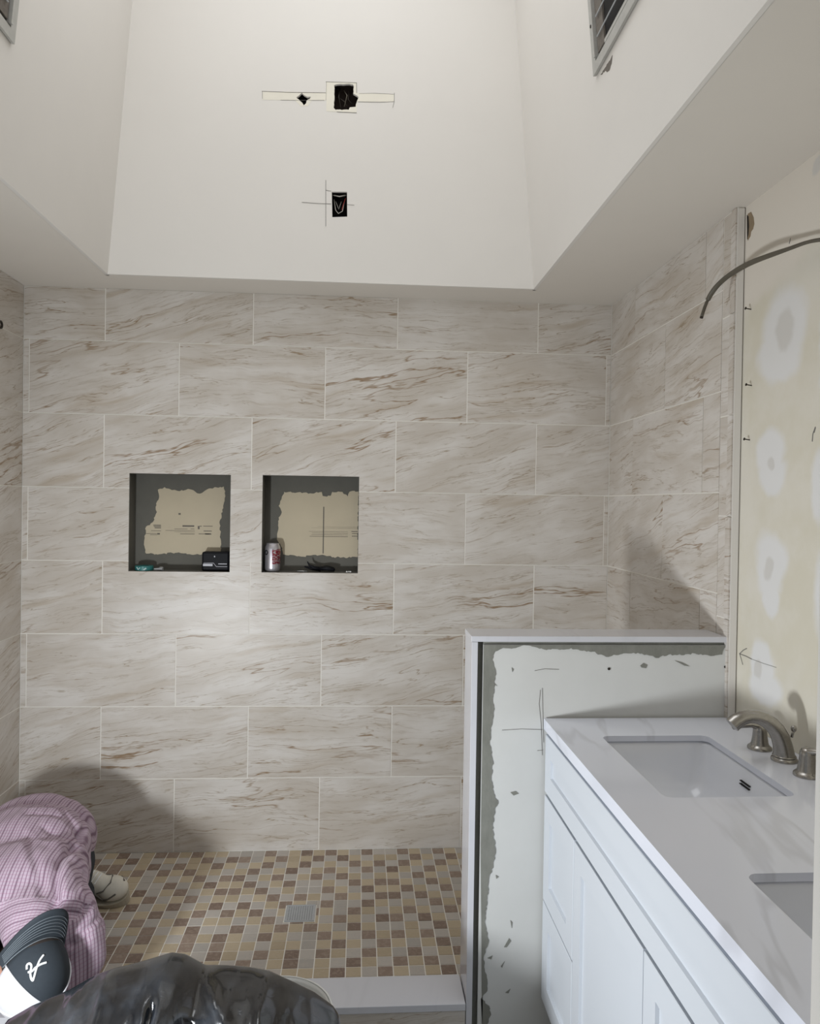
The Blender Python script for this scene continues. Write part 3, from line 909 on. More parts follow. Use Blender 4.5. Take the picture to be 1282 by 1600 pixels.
# ------------------------------------------------------------------ vanity
VX0, VY0, VY1 = 0.5456, -1.0755, -2.594
van = empty('vanity_cabinet', (0.83, -1.835, FL), 'long white shaker vanity cabinet with flat panel doors and drawers', 'cabinet')
bm = boxes((0.566, 0.584, VY1, VY0, 0.064, 0.8425), (1.097, 1.109, VY1, VY0, 0.064, 0.8425), (0.584, 1.097, VY1, VY1 + .018, 0.064, 0.8425), (0.584, 1.097, VY0 - .018, VY0, 0.064, 0.8425), (0.584, 1.097, VY1 + .018, VY0 - .018, 0.064, 0.082), (0.64, 0.66, VY1 + .004, VY0 - .004, FL, 0.064), (1.06, 1.08, VY1 + .004, VY0 - .004, FL, 0.064))
obj('body', bm, MAT['cabinet'], van)
def shaker(y0, y1, z0, z1, name, rail=0.058, rec=0.0075, inset=None):
    """front facing -x; y0 far (larger), y1 near"""
    bm = bmesh.new()
    X, T = VX0, 0.0195
    A = [(y0, z0), (y1, z0), (y1, z1), (y0, z1)]
    I = [(y0 - rail, z0 + rail), (y1 + rail, z0 + rail), (y1 + rail, z1 - rail), (y0 - rail, z1 - rail)]
    I2 = [(a + (-.0015 if k in (0, 3) else .0015), b + (.0015 if k < 2 else -.0015)) for k, (a, b) in enumerate(I)]
    v0 = [bm.verts.new((X, a, b)) for a, b in A]
    v1 = [bm.verts.new((X, a, b)) for a, b in I]
    v2 = [bm.verts.new((X + rec, a, b)) for a, b in I2]
    vb = [bm.verts.new((X + T, a, b)) for a, b in A]
    for k in range(4):
        j = (k + 1) % 4
        bm.faces.new((v0[k], v0[j], v1[j], v1[k])); bm.faces.new((v1[k], v1[j], v2[j], v2[k])); bm.faces.new((v0[j], v0[k], vb[k], vb[j]))
    bm.faces.new(v2); bm.faces.new(vb[::-1])
    bmesh.ops.bevel(bm, geom=[e for e in bm.edges if all(abs(v.co.x - X) < 1e-6 for v in e.verts) and any(v in v0 for v in e.verts) and all(v in v0 for v in e.verts)], offset=0.0015, segments=1, affect='EDGES')
    return obj(name, bm, MAT['cabinet'], van)
shaker(VY0 - .004, VY1 + .004, 0.664, 0.829, 'drawer_front', rail=0.056)
G = 0.0025
YD0, YD1, YD2 = -1.3755, -1.829, -2.282
for a, b in ((VY0 - .004, YD0 + G), (YD2 - G, VY1 + .004)):
    shaker(a, b, 0.352, 0.654, 'drawer_front')
    shaker(a, b, 0.064, 0.347, 'drawer_front')
shaker(YD0 - G, YD1 + G, 0.064, 0.654, 'door')
shaker(YD1 - G, YD2 + G, 0.064, 0.654, 'door')

def rrect(x0, x1, y0, y1, r, n=6):
    out = []
    for cx, cy, a in ((x1 - r, y1 - r, 0), (x0 + r, y1 - r, 90), (x0 + r, y0 + r, 180), (x1 - r, y0 + r, 270)):
        for k in range(n + 1):
            t = math.radians(a + 90 * k / n)
            out.append((cx + r * math.cos(t), cy + r * math.sin(t)))
    return out
SINKS = [(0.655, 0.948, -1.660, -1.2405), (0.655, 0.948, -2.405, -1.984)]
CT = 0.8735
bm = bmesh.new()
plate(bm, [[(0.541, VY1 - .004), (1.111, VY1 - .004), (1.111, -1.0742), (0.541, -1.0742)]] + [rrect(*s, 0.022) for s in SINKS], 0.015, ((0, 0, CT), (1, 0, 0), (0, 1, 0)))
box(bm, 0.541, 0.566, VY1 - .004, -1.0742, CT - .030, CT - .015)
bmesh.ops.recalc_face_normals(bm, faces=bm.faces)
o = obj('countertop', bm, MAT['quartz'])
tag(o, 'polished white quartz countertop with faint grey veins over the vanity', 'countertop')
def sink(s, label):
    x0, x1, y0, y1 = s
    t = empty('sink', ((x0 + x1) / 2, (y0 + y1) / 2, CT - .19), label, 'sink', 'undermount sinks')
    bm = bmesh.new()
    zt = CT - 0.0155
    prof = [(0.006, 0.0, 0.028), (0.002, -0.012, 0.03), (-0.004, -0.05, 0.035), (-0.014, -0.10, 0.045), (-0.035, -0.135, 0.055), (-0.075, -0.150, 0.06), (-0.12, -0.154, 0.02)]
    rings = []
    for g, z, r in prof:
        rings.append([bm.verts.new((x, y, zt + z)) for x, y in rrect(x0 - g, x1 + g, y0 - g, y1 + g, r, 8)])
    for a, b in zip(rings, rings[1:]):
        n = len(a)
        for k in range(n): bm.faces.new((a[k], a[(k + 1) % n], b[(k + 1) % n], b[k]))
    bm.faces.new(rings[-1])
    bmesh.ops.recalc_face_normals(bm, faces=bm.faces)
    bmesh.ops.reverse_faces(bm, faces=bm.faces)
    bmesh.ops.solidify(bm, geom=bm.faces[:], thickness=0.008)
    b = obj('basin', bm, MAT['porcelain'], t, smooth=True)
    cx, cy = (x0 + x1) / 2, (y0 + y1) / 2
    bm = bmesh.new(); lathe(bm, [(0.022, 0.0), (0.022, 0.002), (0.016, 0.003), (0.004, 0.0055), (0.0005, 0.006)], (cx, cy, zt - 0.1545), (0, 0, 1), 24)
    obj('drain_plug', bm, MAT['nickel'], t, smooth=True)
    for dzz in (0.0, -0.0075):
        z = zt - 0.036 + dzz
        xw = x1 - 0.001 + (z - zt + .012) * 0.06 / .38 * 1.0 - .0002
        obj('overflow_slot', boxes((xw - .0015, xw + .004, cy - .022, cy + .022, z - .0011, z + .0011)), MAT['dark'], t)
    return t
sink(SINKS[0], 'undermount rectangular sink at the far end of the counter below the faucet')
sink(SINKS[1], 'undermount sink at the near end of the counter, cut off by the door jamb')

# faucet
fc = empty('faucet', (1.045, -1.439, CT), 'brushed nickel widespread faucet with arched spout and two lever handles', 'faucet')
def flange(bm, x, y, r0, r1, h):
    lathe(bm, [(r0, 0), (r0, 0.003), (r0 * .97, 0.006), (r0 * .84, 0.009), (r1 * 1.06, 0.012), (r1, h)], (x, y, CT), (0, 0, 1), 28)
bm = bmesh.new()
yS = -1.439
path = [(1.047, .8735 + .010, .0255), (1.046, .897, .0235), (1.043, .912, .0222), (1.037, .930, .0212), (1.027, .948, .0200), (1.013, .963, .0188), (0.996, .974, .0175), (0.977, .9805, .0163), (0.957, .982, .0160), (0.940, .978, .0168), (0.924, .970, .0182), (0.914, .961, .0186)]
tube(bm, [(x, yS, z) for x, z, r in path], [r for x, z, r in path], 24)
flange(bm, 1.048, yS, .031, .026, .014)
sp = autosmooth(obj('spout', bm, MAT['nickel'], fc), 50)
bm = bmesh.new()
tube(bm, [(1.066, yS, .93), (1.070, yS, .948)], .0032, 10)
lathe(bm, [(.003, -.004), (.0062, .0), (.0068, .006), (.005, .011), (.001, .0125)], (1.0705, yS, .947), (0, 0, 1), 14)
obj('lift_rod', bm, MAT['nickel'], sp, smooth=True)
def handle(x, y, d):
    bm = bmesh.new()
    d = Vector(d).normalized()
    flange(bm, x, y, .030, .0215, .012)
    lathe(bm, [(.0225, .010), (.0205, .018), (.0185, .030), (.0172, .042), (.0168, .050), (.0155, .057), (.012, .063), (.004, .066)], (x, y, CT), (0, 0, 1), 28)
    tube(bm, [Vector((x, y, CT + h)) + d * r for r, h in ((-.008, .050), (.006, .0585), (.025, .0625), (.050, .060), (.072, .055))], [.012, .0125, .0100, .0085, .0075], 14, flat=(1.0, .75))
    autosmooth(obj('handle', bm, MAT['nickel'], fc), 50)
handle(1.034, -1.352, (-1, 0, 0)); handle(1.042, -1.5415, (.45, -.9, 0))

# ------------------------------------------------------------------ things on the walls
def nail(u, v, label):
    p = on(u, v, 0, DRY)
    bm = bmesh.new()
    tube(bm, [(DRY + .008, p.y, p.z), (DRY - .016, p.y - .002, p.z + .003)], 0.0016, 8)
    lathe(bm, [(.0016, 0), (.0042, .0005), (.0042, .0018), (.002, .0026)], (DRY - .016, p.y - .002, p.z + .003), (-1, -.1, .15), 10)
    tag(obj('nail', bm, MAT['iron'], origin=(DRY, p.y, p.z)), label, 'nail', 'nails left in the drywall')
nail(1175, 603, 'middle one of three dark nails beside the tiled wall edge')
nail(1172, 688, 'lowest of three dark nails beside the tiled wall edge')
nail(1174, 484, 'topmost of three dark nails, near the hanging cable')

# cable
bm = bmesh.new()
cpx = [(1097, 495, .975), (1103, 476, .985), (1113, 456, .995), (1129, 438, 1.005), (1150, 423, 1.012), (1172, 411, 1.02), (1195, 402, 1.03), (1215, 395, 1.04), (1238, 387, 1.05), (1262, 378, 1.065), (1285, 374, 1.08), (1312, 373, 1.113)]
pts = [on(u, v, 0, x) for u, v, x in cpx]
fine = []
for a, b in zip(pts, pts[1:]):
    for k in range(5): fine.append(a.lerp(b, k / 5))
fine.append(pts[-1])
fine = [sum((fine[min(max(i + d, 0), len(fine) - 1)] for d in (-2, -1, 0, 1, 2)), Vector()) / 5 if 1 < i < len(fine) - 2 else fine[i] for i in range(len(fine))]
# flat two-core cable that twists along its length
rings = []
for i, p in enumerate(fine):
    d = (fine[min(i + 1, len(fine) - 1)] - fine[max(i - 1, 0)]).normalized()
    s, u = frame_axes(d)
    tw = 0.6 + max(0, i - 16) * 0.075
    a = s * math.cos(tw) + u * math.sin(tw); b = d.cross(a)
    rings.append([bm.verts.new(p + a * math.cos(t) * .0072 + b * math.sin(t) * .0046) for t in (2 * math.pi * k / 10 for k in range(10))])
for a, b in zip(rings, rings[1:]):
    for k in range(10): bm.faces.new((a[k], a[(k + 1) % 10], b[(k + 1) % 10], b[k]))
bm.faces.new(rings[0][::-1]); bm.faces.new(rings[-1])
cbl = obj('electric_cable', bm, MAT['cable'], origin=pts[-1], smooth=True)
tag(cbl, 'bare grey electric cable sticking out of the drywall above the vanity', 'cable')
bm = bmesh.new()
d = (pts[0] - pts[1]).normalized()
tube(bm, [pts[0] - d * .001, pts[0] + d * .004], .0050, 8)
obj('cut_end', bm, MAT['iron'], cbl)

# vents on the well sides
def vent(sg, label):
    xx = WX1 if sg < 0 else WX0
    # plane: x = xx + sg*LA*(z-H); room side normal
    n = Vector((sg, 0, -LA)).normalized()
    up = Vector((sg * LA, 0, 1)).normalized()
    y0, y1 = -1.50, -1.088
    z0 = 2.720
    s0, hgt = (z0 - H) * math.sqrt(1 + LA * LA), 0.285
    def P(y, s, d=0.0): return Vector((xx, y, H)) + up * (s0 + s) + n * d
    t = empty('ceiling_vent', P((y0 + y1) / 2, 0), label, 'vent', 'metal vents in the light well')
    def bar(bm, ya, yb, sa, sb, d0, d1, bev=0.0):
        c = [P(y, s, d) for y in (ya, yb) for s in (sa, sb) for d in (d0, d1)]
        v = [bm.verts.new(q) for q in c]
        for f in ((0, 1, 3, 2), (4, 6, 7, 5), (0, 4, 5, 1), (2, 3, 7, 6), (0, 2, 6, 4), (1, 5, 7, 3)): bm.faces.new([v[i] for i in f])
    w = 0.028
    bm = bmesh.new()
    bar(bm, y0, y1, 0, w, .002, .010); bar(bm, y0, y1, hgt - w, hgt, .002, .010)
    bar(bm, y0, y0 + w, w, hgt - w, .002, .010); bar(bm, y1 - w, y1, w, hgt - w, .002, .010)
    obj('frame', bm, MAT['vent'], t)
    bm = bmesh.new(); bar(bm, y0 + w, y1 - w, w, hgt - w, .0008, .0016)
    obj('backing', bm, MAT['dark'], t)
    bm = bmesh.new(); bar(bm, y1 - w - .012, y1 - w - .003, w + .006, hgt - w, .002, .016)
    obj('inner_flange', bm, MAT['vent'], t)
    bm = bmesh.new(); bar(bm, y1 - w - .070, y1 - w - .016, w + .012, hgt - w, .002, .007)
    obj('dust_strip', bm, MAT['dust'], t)
    for k in range(2):
        bm = bmesh.new(); sa = w + .05 + k * .055
        tube(bm, [P(y0 + w, sa, .011), P(y1 - w - .03, sa, .011)], .0022, 8)
        obj('wire_bar', bm, MAT['steel'], t)
    bm = bmesh.new(); bar(bm, y0 + w, y1 - w - .075, w + .004, w + .014, .002, .009)
    obj('lower_lip', bm, MAT['vent'], t)
    bm = bmesh.new()
    lathe(bm, [(.04, .002), (.036, .012), (.01, .016)], P(-1.34, .16), n, 20)
    obj('motor_hub', bm, MAT['iron'], t, smooth=True)
    bm = bmesh.new(); lathe(bm, [(.005, 0), (.004, .002)], P(y1 - .011, .135, .010), n, 10)
    obj('screw', bm, MAT['iron'], t)
    return t
vent(-1, 'dusty grey vent grille on the right side of the light well')
vent(1, 'grey vent grille on the left side of the light well, at the photo edge')
# soot below the right vent
bm = bmesh.new()
up = Vector((-LA, 0, 1)).normalized(); nn = Vector((-1, 0, -LA)).normalized()
q = [onp(u, v, Vector((WX1, 0, H)), nn) for u, v in [(939, 117), (944, 109), (951, 98), (958, 86), (957, 95), (955, 103), (953, 110), (949, 113), (946, 111), (942, 116)]]
plate(bm, [ragged([(-p.y, (p - Vector((WX1, p.y, H))).dot(up)) for p in q], .002, .006, seed=3)], .0006, (Vector((WX1, 0, H)) + nn * .0005, (0, -1, 0), up))
obj('soot_smudge', bm, MAT['dust'], well_right)

# ------------------------------------------------------------------ things in the niches
NF = NICHES[0][2] + 0.0008
def nx(u, v, y): return on(u, v, 1, y).x
# black case
x0, x1 = -0.669, -0.553
t = empty('black_case', ((x0 + x1) / 2, 0.05, NF), 'small black plastic case with silver zigzag line in the left niche', 'case')
bm = boxes((x0, x1, .028, .078, NF, NF + .083), bev=0.008)
obj('shell', bm, MAT['blackcase'], t)
zl = NF + .034
bm = bmesh.new(); tube(bm, [(x0 + .008, .0277, zl), (x0 + .05, .0277, zl + .001), (x0 + .062, .0277, zl - .014), (x1 - .008, .0277, zl - .014)], .0014, 6)
obj('zigzag_line', bm, MAT['silverline'], t)
for q in ((x0 + .006, x0 + .046, .0272, .0282, zl - .012, zl - .003), (x0 + .07, x1 - .01, .0272, .0282, zl - .004, zl - .001), (x0 + .052, x0 + .056, .0272, .0282, NF + .06, NF + .066)):
    obj('printed_mark', boxes(q), MAT['silverline'], t)
# teal packet and small dark bits
t = empty('tape_roll', (-0.913, .045, NF), 'teal plastic roll lying at the front left of the left niche', 'tape')
bm = bmesh.new(); lathe(bm, [(.020, 0), (.037, 0), (.038, .002), (.038, .018), (.037, .020), (.020, .020), (.020, 0)], (-0.913, .046, NF), (0, 0, 1), 28, cap=False)
obj('roll', bm, MAT['teal'], t, smooth=False)
bm = bmesh.new(); tube(bm, [(-0.935, .0135, NF + .016), (-0.928, .0092, NF + .006), (-.92, .0080, NF + .014)], .002, 6); tube(bm, [(-.905, .0078, NF + .005), (-.895, .0112, NF + .012)], .003, 6)
obj('label_mark', bm, MAT['palelabel'], t)
bm = bmesh.new()
tube(bm, [(-.868, .03, NF + .006), (-.852, .032, NF + .006), (-.832, .028, NF + .007)], [.004, .006, .005], 10)
lathe(bm, [(.010, 0), (.010, .012), (.006, .015)], (-.842, .045, NF), (0, 0, 1), 14)
tag(obj('hose_clamp', bm, MAT['steel'], origin=(-.85, .04, NF)), 'small dull metal fitting beside the teal roll in the left niche', 'fitting')
# can
NF2 = NICHES[1][2] + 0.0008
cx, cy = -0.3715, 0.046
t = empty('drink_can', (cx, cy, NF2), 'silver drink can with red print at the left of the right niche', 'can')
bm = bmesh.new()
lathe(bm, [(.022, .003), (.026, 0), (.0275, .002), (.0325, .012), (.0330, .020), (.0330, .098), (.0320, .106), (.0275, .116), (.0265, .119), (.0270, .1215), (.0262, .122), (.0250, .118)], (cx, cy, NF2), (0, 0, 1), 32)
obj('body', bm, MAT['can'], t, smooth=True)
bm = bmesh.new(); lathe(bm, [(.0247, .1175), (.018, .117), (.001, .117)], (cx, cy, NF2), (0, 0, 1), 28)
obj('lid', bm, MAT['alu'], t)
bm = bmesh.new(); lathe(bm, [(.006, .1175), (.009, .118), (.009, .1192), (.004, .1195)], (cx + .004, cy, NF2), (0, 0, 1), 14)
obj('pull_tab', bm, MAT['alu'], t)
bm = bmesh.new()
for k in range(22):
    a0, a1 = (2 * math.pi * k / 22, 2 * math.pi * (k + 1) / 22)
    pass
ang = math.radians(222)
def canp(a, z, r=.0333): return Vector((cx + r * math.cos(a), cy + r * math.sin(a), NF2 + z))
tube(bm, [canp(ang + .26 * math.cos(tt), .083 + .0085 * math.sin(tt)) for tt in (2 * math.pi * k / 16 for k in range(17))], .0022, 6)
obj('round_mark', bm, MAT['blackcase'], t)
# pliers with open jaws, dark clutter
bm = bmesh.new()
tube(bm, [(-.165, .05, NF2 + .012), (-.195, .045, NF2 + .018), (-.215, .04, NF2 + .03), (-.222, .038, NF2 + .045)], [.010, .008, .004, .002], 10)
tube(bm, [(-.165, .055, NF2 + .010), (-.20, .055, NF2 + .012), (-.235, .05, NF2 + .022)], [.010, .007, .003], 10)
tube(bm, [(-.17, .05, NF2 + .014), (-.14, .045, NF2 + .016), (-.105, .035, NF2 + .010)], [.012, .013, .009], 12, flat=(1, .8))
tube(bm, [(-.17, .055, NF2 + .012), (-.14, .06, NF2 + .018), (-.11, .065, NF2 + .012)], [.011, .012, .009], 12, flat=(1, .8))
tag(obj('pliers', bm, MAT['blackcase'], origin=(-.17, .05, NF2), smooth=True), 'black handled pliers lying in the middle of the right niche', 'tool')
bm = bmesh.new()
tube(bm, [(-.265, .03, NF2 + .003), (-.245, .028, NF2 + .0035), (-.222, .034, NF2 + .003)], [.003, .0035, .002], 8)
tube(bm, [(-.255, .04, NF2 + .003), (-.235, .022, NF2 + .003)], .0024, 8)
tag(obj('wire_scrap', bm, MAT['steel'], origin=(-.245, .03, NF2), smooth=True), 'thin shiny wire scrap between the can and the pliers', 'scrap')
for k, (x, y) in enumerate(((-.052, .02), (-.043, .024), (-.036, .018))):
    bm = bmesh.new(); bmesh.ops.create_icosphere(bm, subdivisions=1, radius=.0045, matrix=Matrix.Translation((x, y, NF2 + .003)))
    for v in bm.verts:
        v.co += Vector((noise.noise(v.co * 300), noise.noise(v.co * 300 + Vector((3, 1, 2))), noise.noise(v.co * 250) * .5)) * .0015
        v.co.z = max(v.co.z, NF2 + .0002)
    tag(obj('mortar_crumb', bm, MAT['logo'], origin=(x, y, NF2)), ('leftmost', 'middle', 'rightmost')[k] + ' of three white mortar crumbs at the right front of the right niche', 'crumb', 'white crumbs in the right niche')

# ------------------------------------------------------------------ bucket and bag
BX, BY, BZ, BR = -0.198, -1.265, 0.172, 0.150
t = empty('bucket', (BX, BY, FL), 'white plastic bucket half hidden behind the black bag', 'bucket')
bm = bmesh.new()
lathe(bm, [(.128, 0.0), (.130, .002), (BR - .006, BZ - FL - .03), (BR - .004, BZ - FL - .01), (BR - .009, BZ - FL), (BR - .012, BZ - FL - .01), (.125, .004), (.01, .004)], (BX, BY, FL), (0, 0, 1), 40)
obj('body', bm, MAT['bucket'], t, smooth=True)
for h in (0.0, -.05, -.085):
    bm = bmesh.new()
    rr = BR - .002 + h * .05
    z = BZ - .004 + h
    lathe(bm, [(rr - .005, -.003), (rr, -.003), (rr + .002, 0), (rr, .004), (rr - .005, .004)], (BX, BY, z), (0, 0, 1), 40, cap=False)
    obj('rim' if h == 0 else 'rib', bm, MAT['bucket'], t, smooth=True)

# black bag: closed film lofted along x; ridge profile with pulled-up peaks
prof = [(-0.845, .10), (-0.80, .275), (-0.750, .3012), (-0.664, .3346), (-0.599, .3718), (-0.555, .3887), (-0.468, .4135), (-0.426, .4245), (-0.394, .4176), (-0.349, .3876), (-0.3, .384), (-0.25, .379), (-0.1995, .3714), (-0.139, .3452), (-0.093, .3224), (-0.047, .2872), (-0.030, .262), (-0.024, .20)]
prof = [(x * .9774, 1.4871 - (1.4871 - z) * .9774 + .004) for x, z in prof]
def ridge(x):
    for (xa, za), (xb, zb) in zip(prof, prof[1:]):
        if xa <= x <= xb:
            return za + (zb - za) * (x - xa) / (xb - xa)
    return prof[0][1] if x < prof[0][0] else prof[-1][1]
NXB, NB = 150, 64
bm = bmesh.new()
rings = []
for i in range(NXB + 1):
    x = (-0.845 + (0.821) * i / NXB) * .9774
    zr_ = ridge(x)
    e = max(0.0, min(1.0, min(x + 0.826, -0.0235 - x) / 0.10))
    e = math.sqrt(max(0.02, 1 - (1 - e) ** 2))
    dF = 0.10 + 0.22 * e                     # reach towards the camera
    dB = 0.015 + 0.02 * e
    yr = -1.46 + 0.006 * math.sin(x * 17)
    ring = []
    zb = FL + .004
    H_ = zr_ - zb
    for j in range(NB):
        t_ = j / NB                            # 0 ridge -> front -> bottom -> back
        if t_ < 0.5:
            s = t_ / 0.5
            y = yr - dF * math.sin(s * math.pi / 2) ** 0.75
            z = zr_ - H_ * (1 - math.cos(s * math.pi / 2)) ** 1.15
        elif t_ < 0.75:
            s = (t_ - .5) / .25
            y = yr - dF + (dF + dB) * s; z = zb
        else:
            s = (t_ - .75) / .25
            y = yr + dB * math.cos(s * math.pi / 2) ** .8; z = zb + H_ * math.sin(s * math.pi / 2)
        ring.append(Vector((x, y, z)))
    rings.append(ring)
creases = [((-.42, .42), (-.47, .16), -.034, .011), ((-.41, .42), (-.36, .20), .026, .010), ((-.395, .41), (-.42, .10), .022, .012), ((-.36, .39), (-.10, .29), -.026, .010), ((-.33, .375), (-.05, .285), .016, .008),
           ((-.43, .40), (-.66, .20), .020, .012), ((-.45, .40), (-.60, .16), -.016, .014), ((-.56, .37), (-.70, .20), .012, .010), ((-.25, .33), (-.21, .16), .024, .012), ((-.16, .31), (-.22, .14), -.022, .010), ((-.66, .30), (-.74, .2), -.014, .012),
           ((-.34, .31), (-.29, .12), -.024, .011), ((-.30, .30), (-.17, .22), .018, .009), ((-.12, .30), (-.05, .20), .016, .009), ((-.20, .26), (-.08, .24), -.014, .008), ((-.50, .30), (-.56, .14), .016, .010), ((-.62, .28), (-.55, .20), -.012, .009), ((-.35, .26), (-.40, .16), .016, .009)]
def segd(px, pz, a, b):
    ax, az = a; bx, bz = b
    dx, dz_ = bx - ax, bz - az
    tt = max(0, min(1, ((px - ax) * dx + (pz - az) * dz_) / (dx * dx + dz_ * dz_)))
    return math.hypot(px - ax - dx * tt, pz - az - dz_ * tt)
V = []
for ring in rings:
    row = []
    for p in ring:
        q = p.copy()
        if q.z > FL + .02:
            front = max(0.0, min(1.0, (-1.455 - q.y) / 0.05)) if True else 0
            f = sum(A * math.exp(-(segd(q.x, q.z, a, b) / w) ** 2) for a, b, A, w in creases)
            n1 = noise.noise(Vector((q.x * 5, q.y * 5, q.z * 7))) * .012 + (1 - abs(noise.noise(Vector((q.x * 9 + q.z * 7, q.y * 4, q.z * 3 + 7))))) ** 7 * .022 + (1 - abs(noise.noise(Vector((q.x * 17 - q.z * 9, q.y * 8, q.z * 8 + 3))))) ** 8 * .010 - .008
            q.y -= (f + n1) * front
            q.z += (0.35 * (f + n1) - .004) * front
        row.append(bm.verts.new(q))
    V.append(row)
for i in range(NXB):
    for j in range(NB):
        bm.faces.new((V[i][j], V[i + 1][j], V[i + 1][(j + 1) % NB], V[i][(j + 1) % NB]))
bm.faces.new(V[0][::-1]); bm.faces.new(V[-1])
o = obj('trash_bag', bm, MAT['bag'], origin=(-.43, -1.5, FL), smooth=True)
tag(o, 'crumpled black plastic trash bag peaked in front of the shower curb', 'bag')

# ------------------------------------------------------------------ the kneeling man
def blob(parts, vox, smooth=6):
    bm = bmesh.new()
    for p in parts:
        if p[0] == 'e':
            c, r = Vector(p[1]), p[2]
            R_ = p[3] if len(p) > 3 else Matrix.Identity(3)
            bmesh.ops.create_uvsphere(bm, u_segments=28, v_segments=18, radius=1.0, matrix=Matrix.Translation(c) @ R_.to_4x4() @ Matrix.Diagonal((r[0], r[1], r[2], 1)))
        else:
            pts, rad = [Vector(v) for v in p[1]], p[2]
            for v, r in zip(pts, rad):
                bmesh.ops.create_uvsphere(bm, u_segments=16, v_segments=10, radius=r, matrix=Matrix.Translation(v))
            for a, b, ra, rb in zip(pts, pts[1:], rad, rad[1:]):
                tube(bm, [a, b], [ra, rb], 16)
    bmesh.ops.recalc_face_normals(bm, faces=bm.faces)
    me = bpy.data.meshes.new('tmp'); bm.to_mesh(me); bm.free()
    o = bpy.data.objects.new('tmp', me); col.objects.link(o)
    m = o.modifiers.new('r', 'REMESH'); m.mode = 'VOXEL'; m.voxel_size = vox; m.adaptivity = 0
    if smooth:
        s = o.modifiers.new('s', 'SMOOTH'); s.iterations = smooth; s.factor = 0.5
    dg = bpy.context.evaluated_depsgraph_get()
    res = bpy.data.meshes.new_from_object(o.evaluated_get(dg))
    bpy.data.objects.remove(o); bpy.data.meshes.remove(me)
    return res
man = empty('person', (-1.05, -0.72, 0.0), 'person in a pink striped shirt kneeling head down on the shower floor', 'person')
# key joints
PEL = Vector((-1.12, -0.50, 0.265)); MID = Vector((-1.095, -0.64, 0.316)); CH = Vector((-1.03, -0.84, 0.305))
SHL = Vector((-0.838, -0.965, 0.275)); SHR = Vector((-1.20, -0.97, 0.28))
ELL = Vector((-0.778, -1.01, 0.165)); HAL = Vector((-0.85, -1.09, 0.085))
ELR = Vector((-1.30, -1.0, 0.15)); HAR = Vector((-1.16, -1.12, 0.085))
NK = Vector((-0.892, -1.03, 0.272)); HD = Vector((-0.858, -1.155, 0.218))
# head frame from the cap's pose
cdir = (CAM - HD).normalized()
Rv = (CR - cdir * CR.dot(cdir)).normalized(); Uv = cdir.cross(Rv)
wimg = (0.22 * Rv + 0.95 * Uv).normalized()
w_ = (wimg * 0.80 + cdir * 0.60).normalized()               # towards the brim (nape side)
u_ = (cdir - w_ * cdir.dot(w_)).normalized()                # crown up
u_ = (Matrix.Rotation(math.radians(40), 3, w_) @ u_).normalized()
s_ = w_.cross(u_)                                           # sideways
RH = Matrix((s_, w_, u_)).transposed()
def hp(a, b, c): return HD + s_ * a + w_ * b + u_ * c
def fing(base, dirv, side, up):
    out = []
    for k, (off, ln) in enumerate(((-.030, .062), (-.010, .072), (.010, .070), (.029, .054))):
        b0 = base + dirv * .045 + side * off
        out.append(('c', [base + side * off * .6, b0, b0 + dirv * ln * .5 + up * .006, b0 + dirv * ln - up * .008], [.010, .0092, .0085, .007]))
    out.append(('c', [base + side * -.02, base + dirv * .02 - side * .048, base + dirv * .045 - side * .058], [.012, .0095, .008]))
    return out
dL = Vector((-.15, -.97, -.1)).normalized(); dR_ = Vector((.2, -.95, -.1)).normalized()
sL = dL.cross(Vector((0, 0, 1))).normalized(); sR = dR_.cross(Vector((0, 0, 1))).normalized()
parts = [('e', HD, (.074, .092, .100), RH), ('e', hp(0, -.03, -.055), (.055, .060, .065), RH), ('c', [NK + Vector((-.03, .06, 0)), NK, HD + w_ * .01 - u_ * .05], [.055, .045, .05]),
         ('e', hp(0, -.098, -.035), (.013, .018, .02), RH), ('e', hp(-.078, .0, -.03), (.010, .022, .032), RH), ('e', hp(.078, .0, -.03), (.010, .022, .032), RH),
         ('e', hp(-.03, -.083, -.02), (.013, .01, .010), RH), ('e', hp(.03, -.083, -.02), (.013, .01, .010), RH), ('e', hp(0, -.082, -.075), (.024, .012, .010), RH),
         ('e', CH, (.16, .14, .09)), ('e', MID, (.15, .15, .09)), ('e', PEL, (.15, .13, .11)),
         ('c', [CH + Vector((.05, -.03, .0)), SHL, ELL, HAL], [.08, .055, .043, .028]), ('c', [CH + Vector((-.05, -.03, 0)), SHR, ELR, HAR], [.08, .055, .043, .028]),
         ('e', HAL + dL * .03, (.036, .042, .015)), ('e', HAR + dR_ * .03, (.036, .042, .015)),
         ('c', [PEL + Vector((.08, 0, -.05)), (-.95, -.82, .10), (-.97, -.60, .07), (-.985, -.50, .065)], [.09, .06, .05, .04]), ('c', [PEL + Vector((-.08, 0, -.05)), (-1.21, -.82, .10), (-1.20, -.56, .07), (-1.19, -.44, .065)], [.09, .06, .05, .04])]
parts += fing(HAL + dL * .03, dL, sL, Vector((0, 0, 1))) + fing(HAR + dR_ * .03, dR_, -sR, Vector((0, 0, 1)))
body = link('body', blob(parts, 0.0055, 3), MAT['skin'], man, smooth=True)

# trousers
tp = [('e', PEL + Vector((0, .01, -.03)), (.175, .15, .13)), ('c', [PEL + Vector((.09, -.02, -.06)), (-.945, -.83, .098), (-.965, -.62, .085), (-.985, -.47, .075)], [.115, .088, .072, .055]),
      ('c', [PEL + Vector((-.09, -.02, -.06)), (-1.215, -.83, .098), (-1.20, -.58, .085), (-1.19, -.43, .075)], [.115, .088, .072, .055])]
link('trousers', blob(tp, 0.009, 5), MAT['trousers'], man, smooth=True)

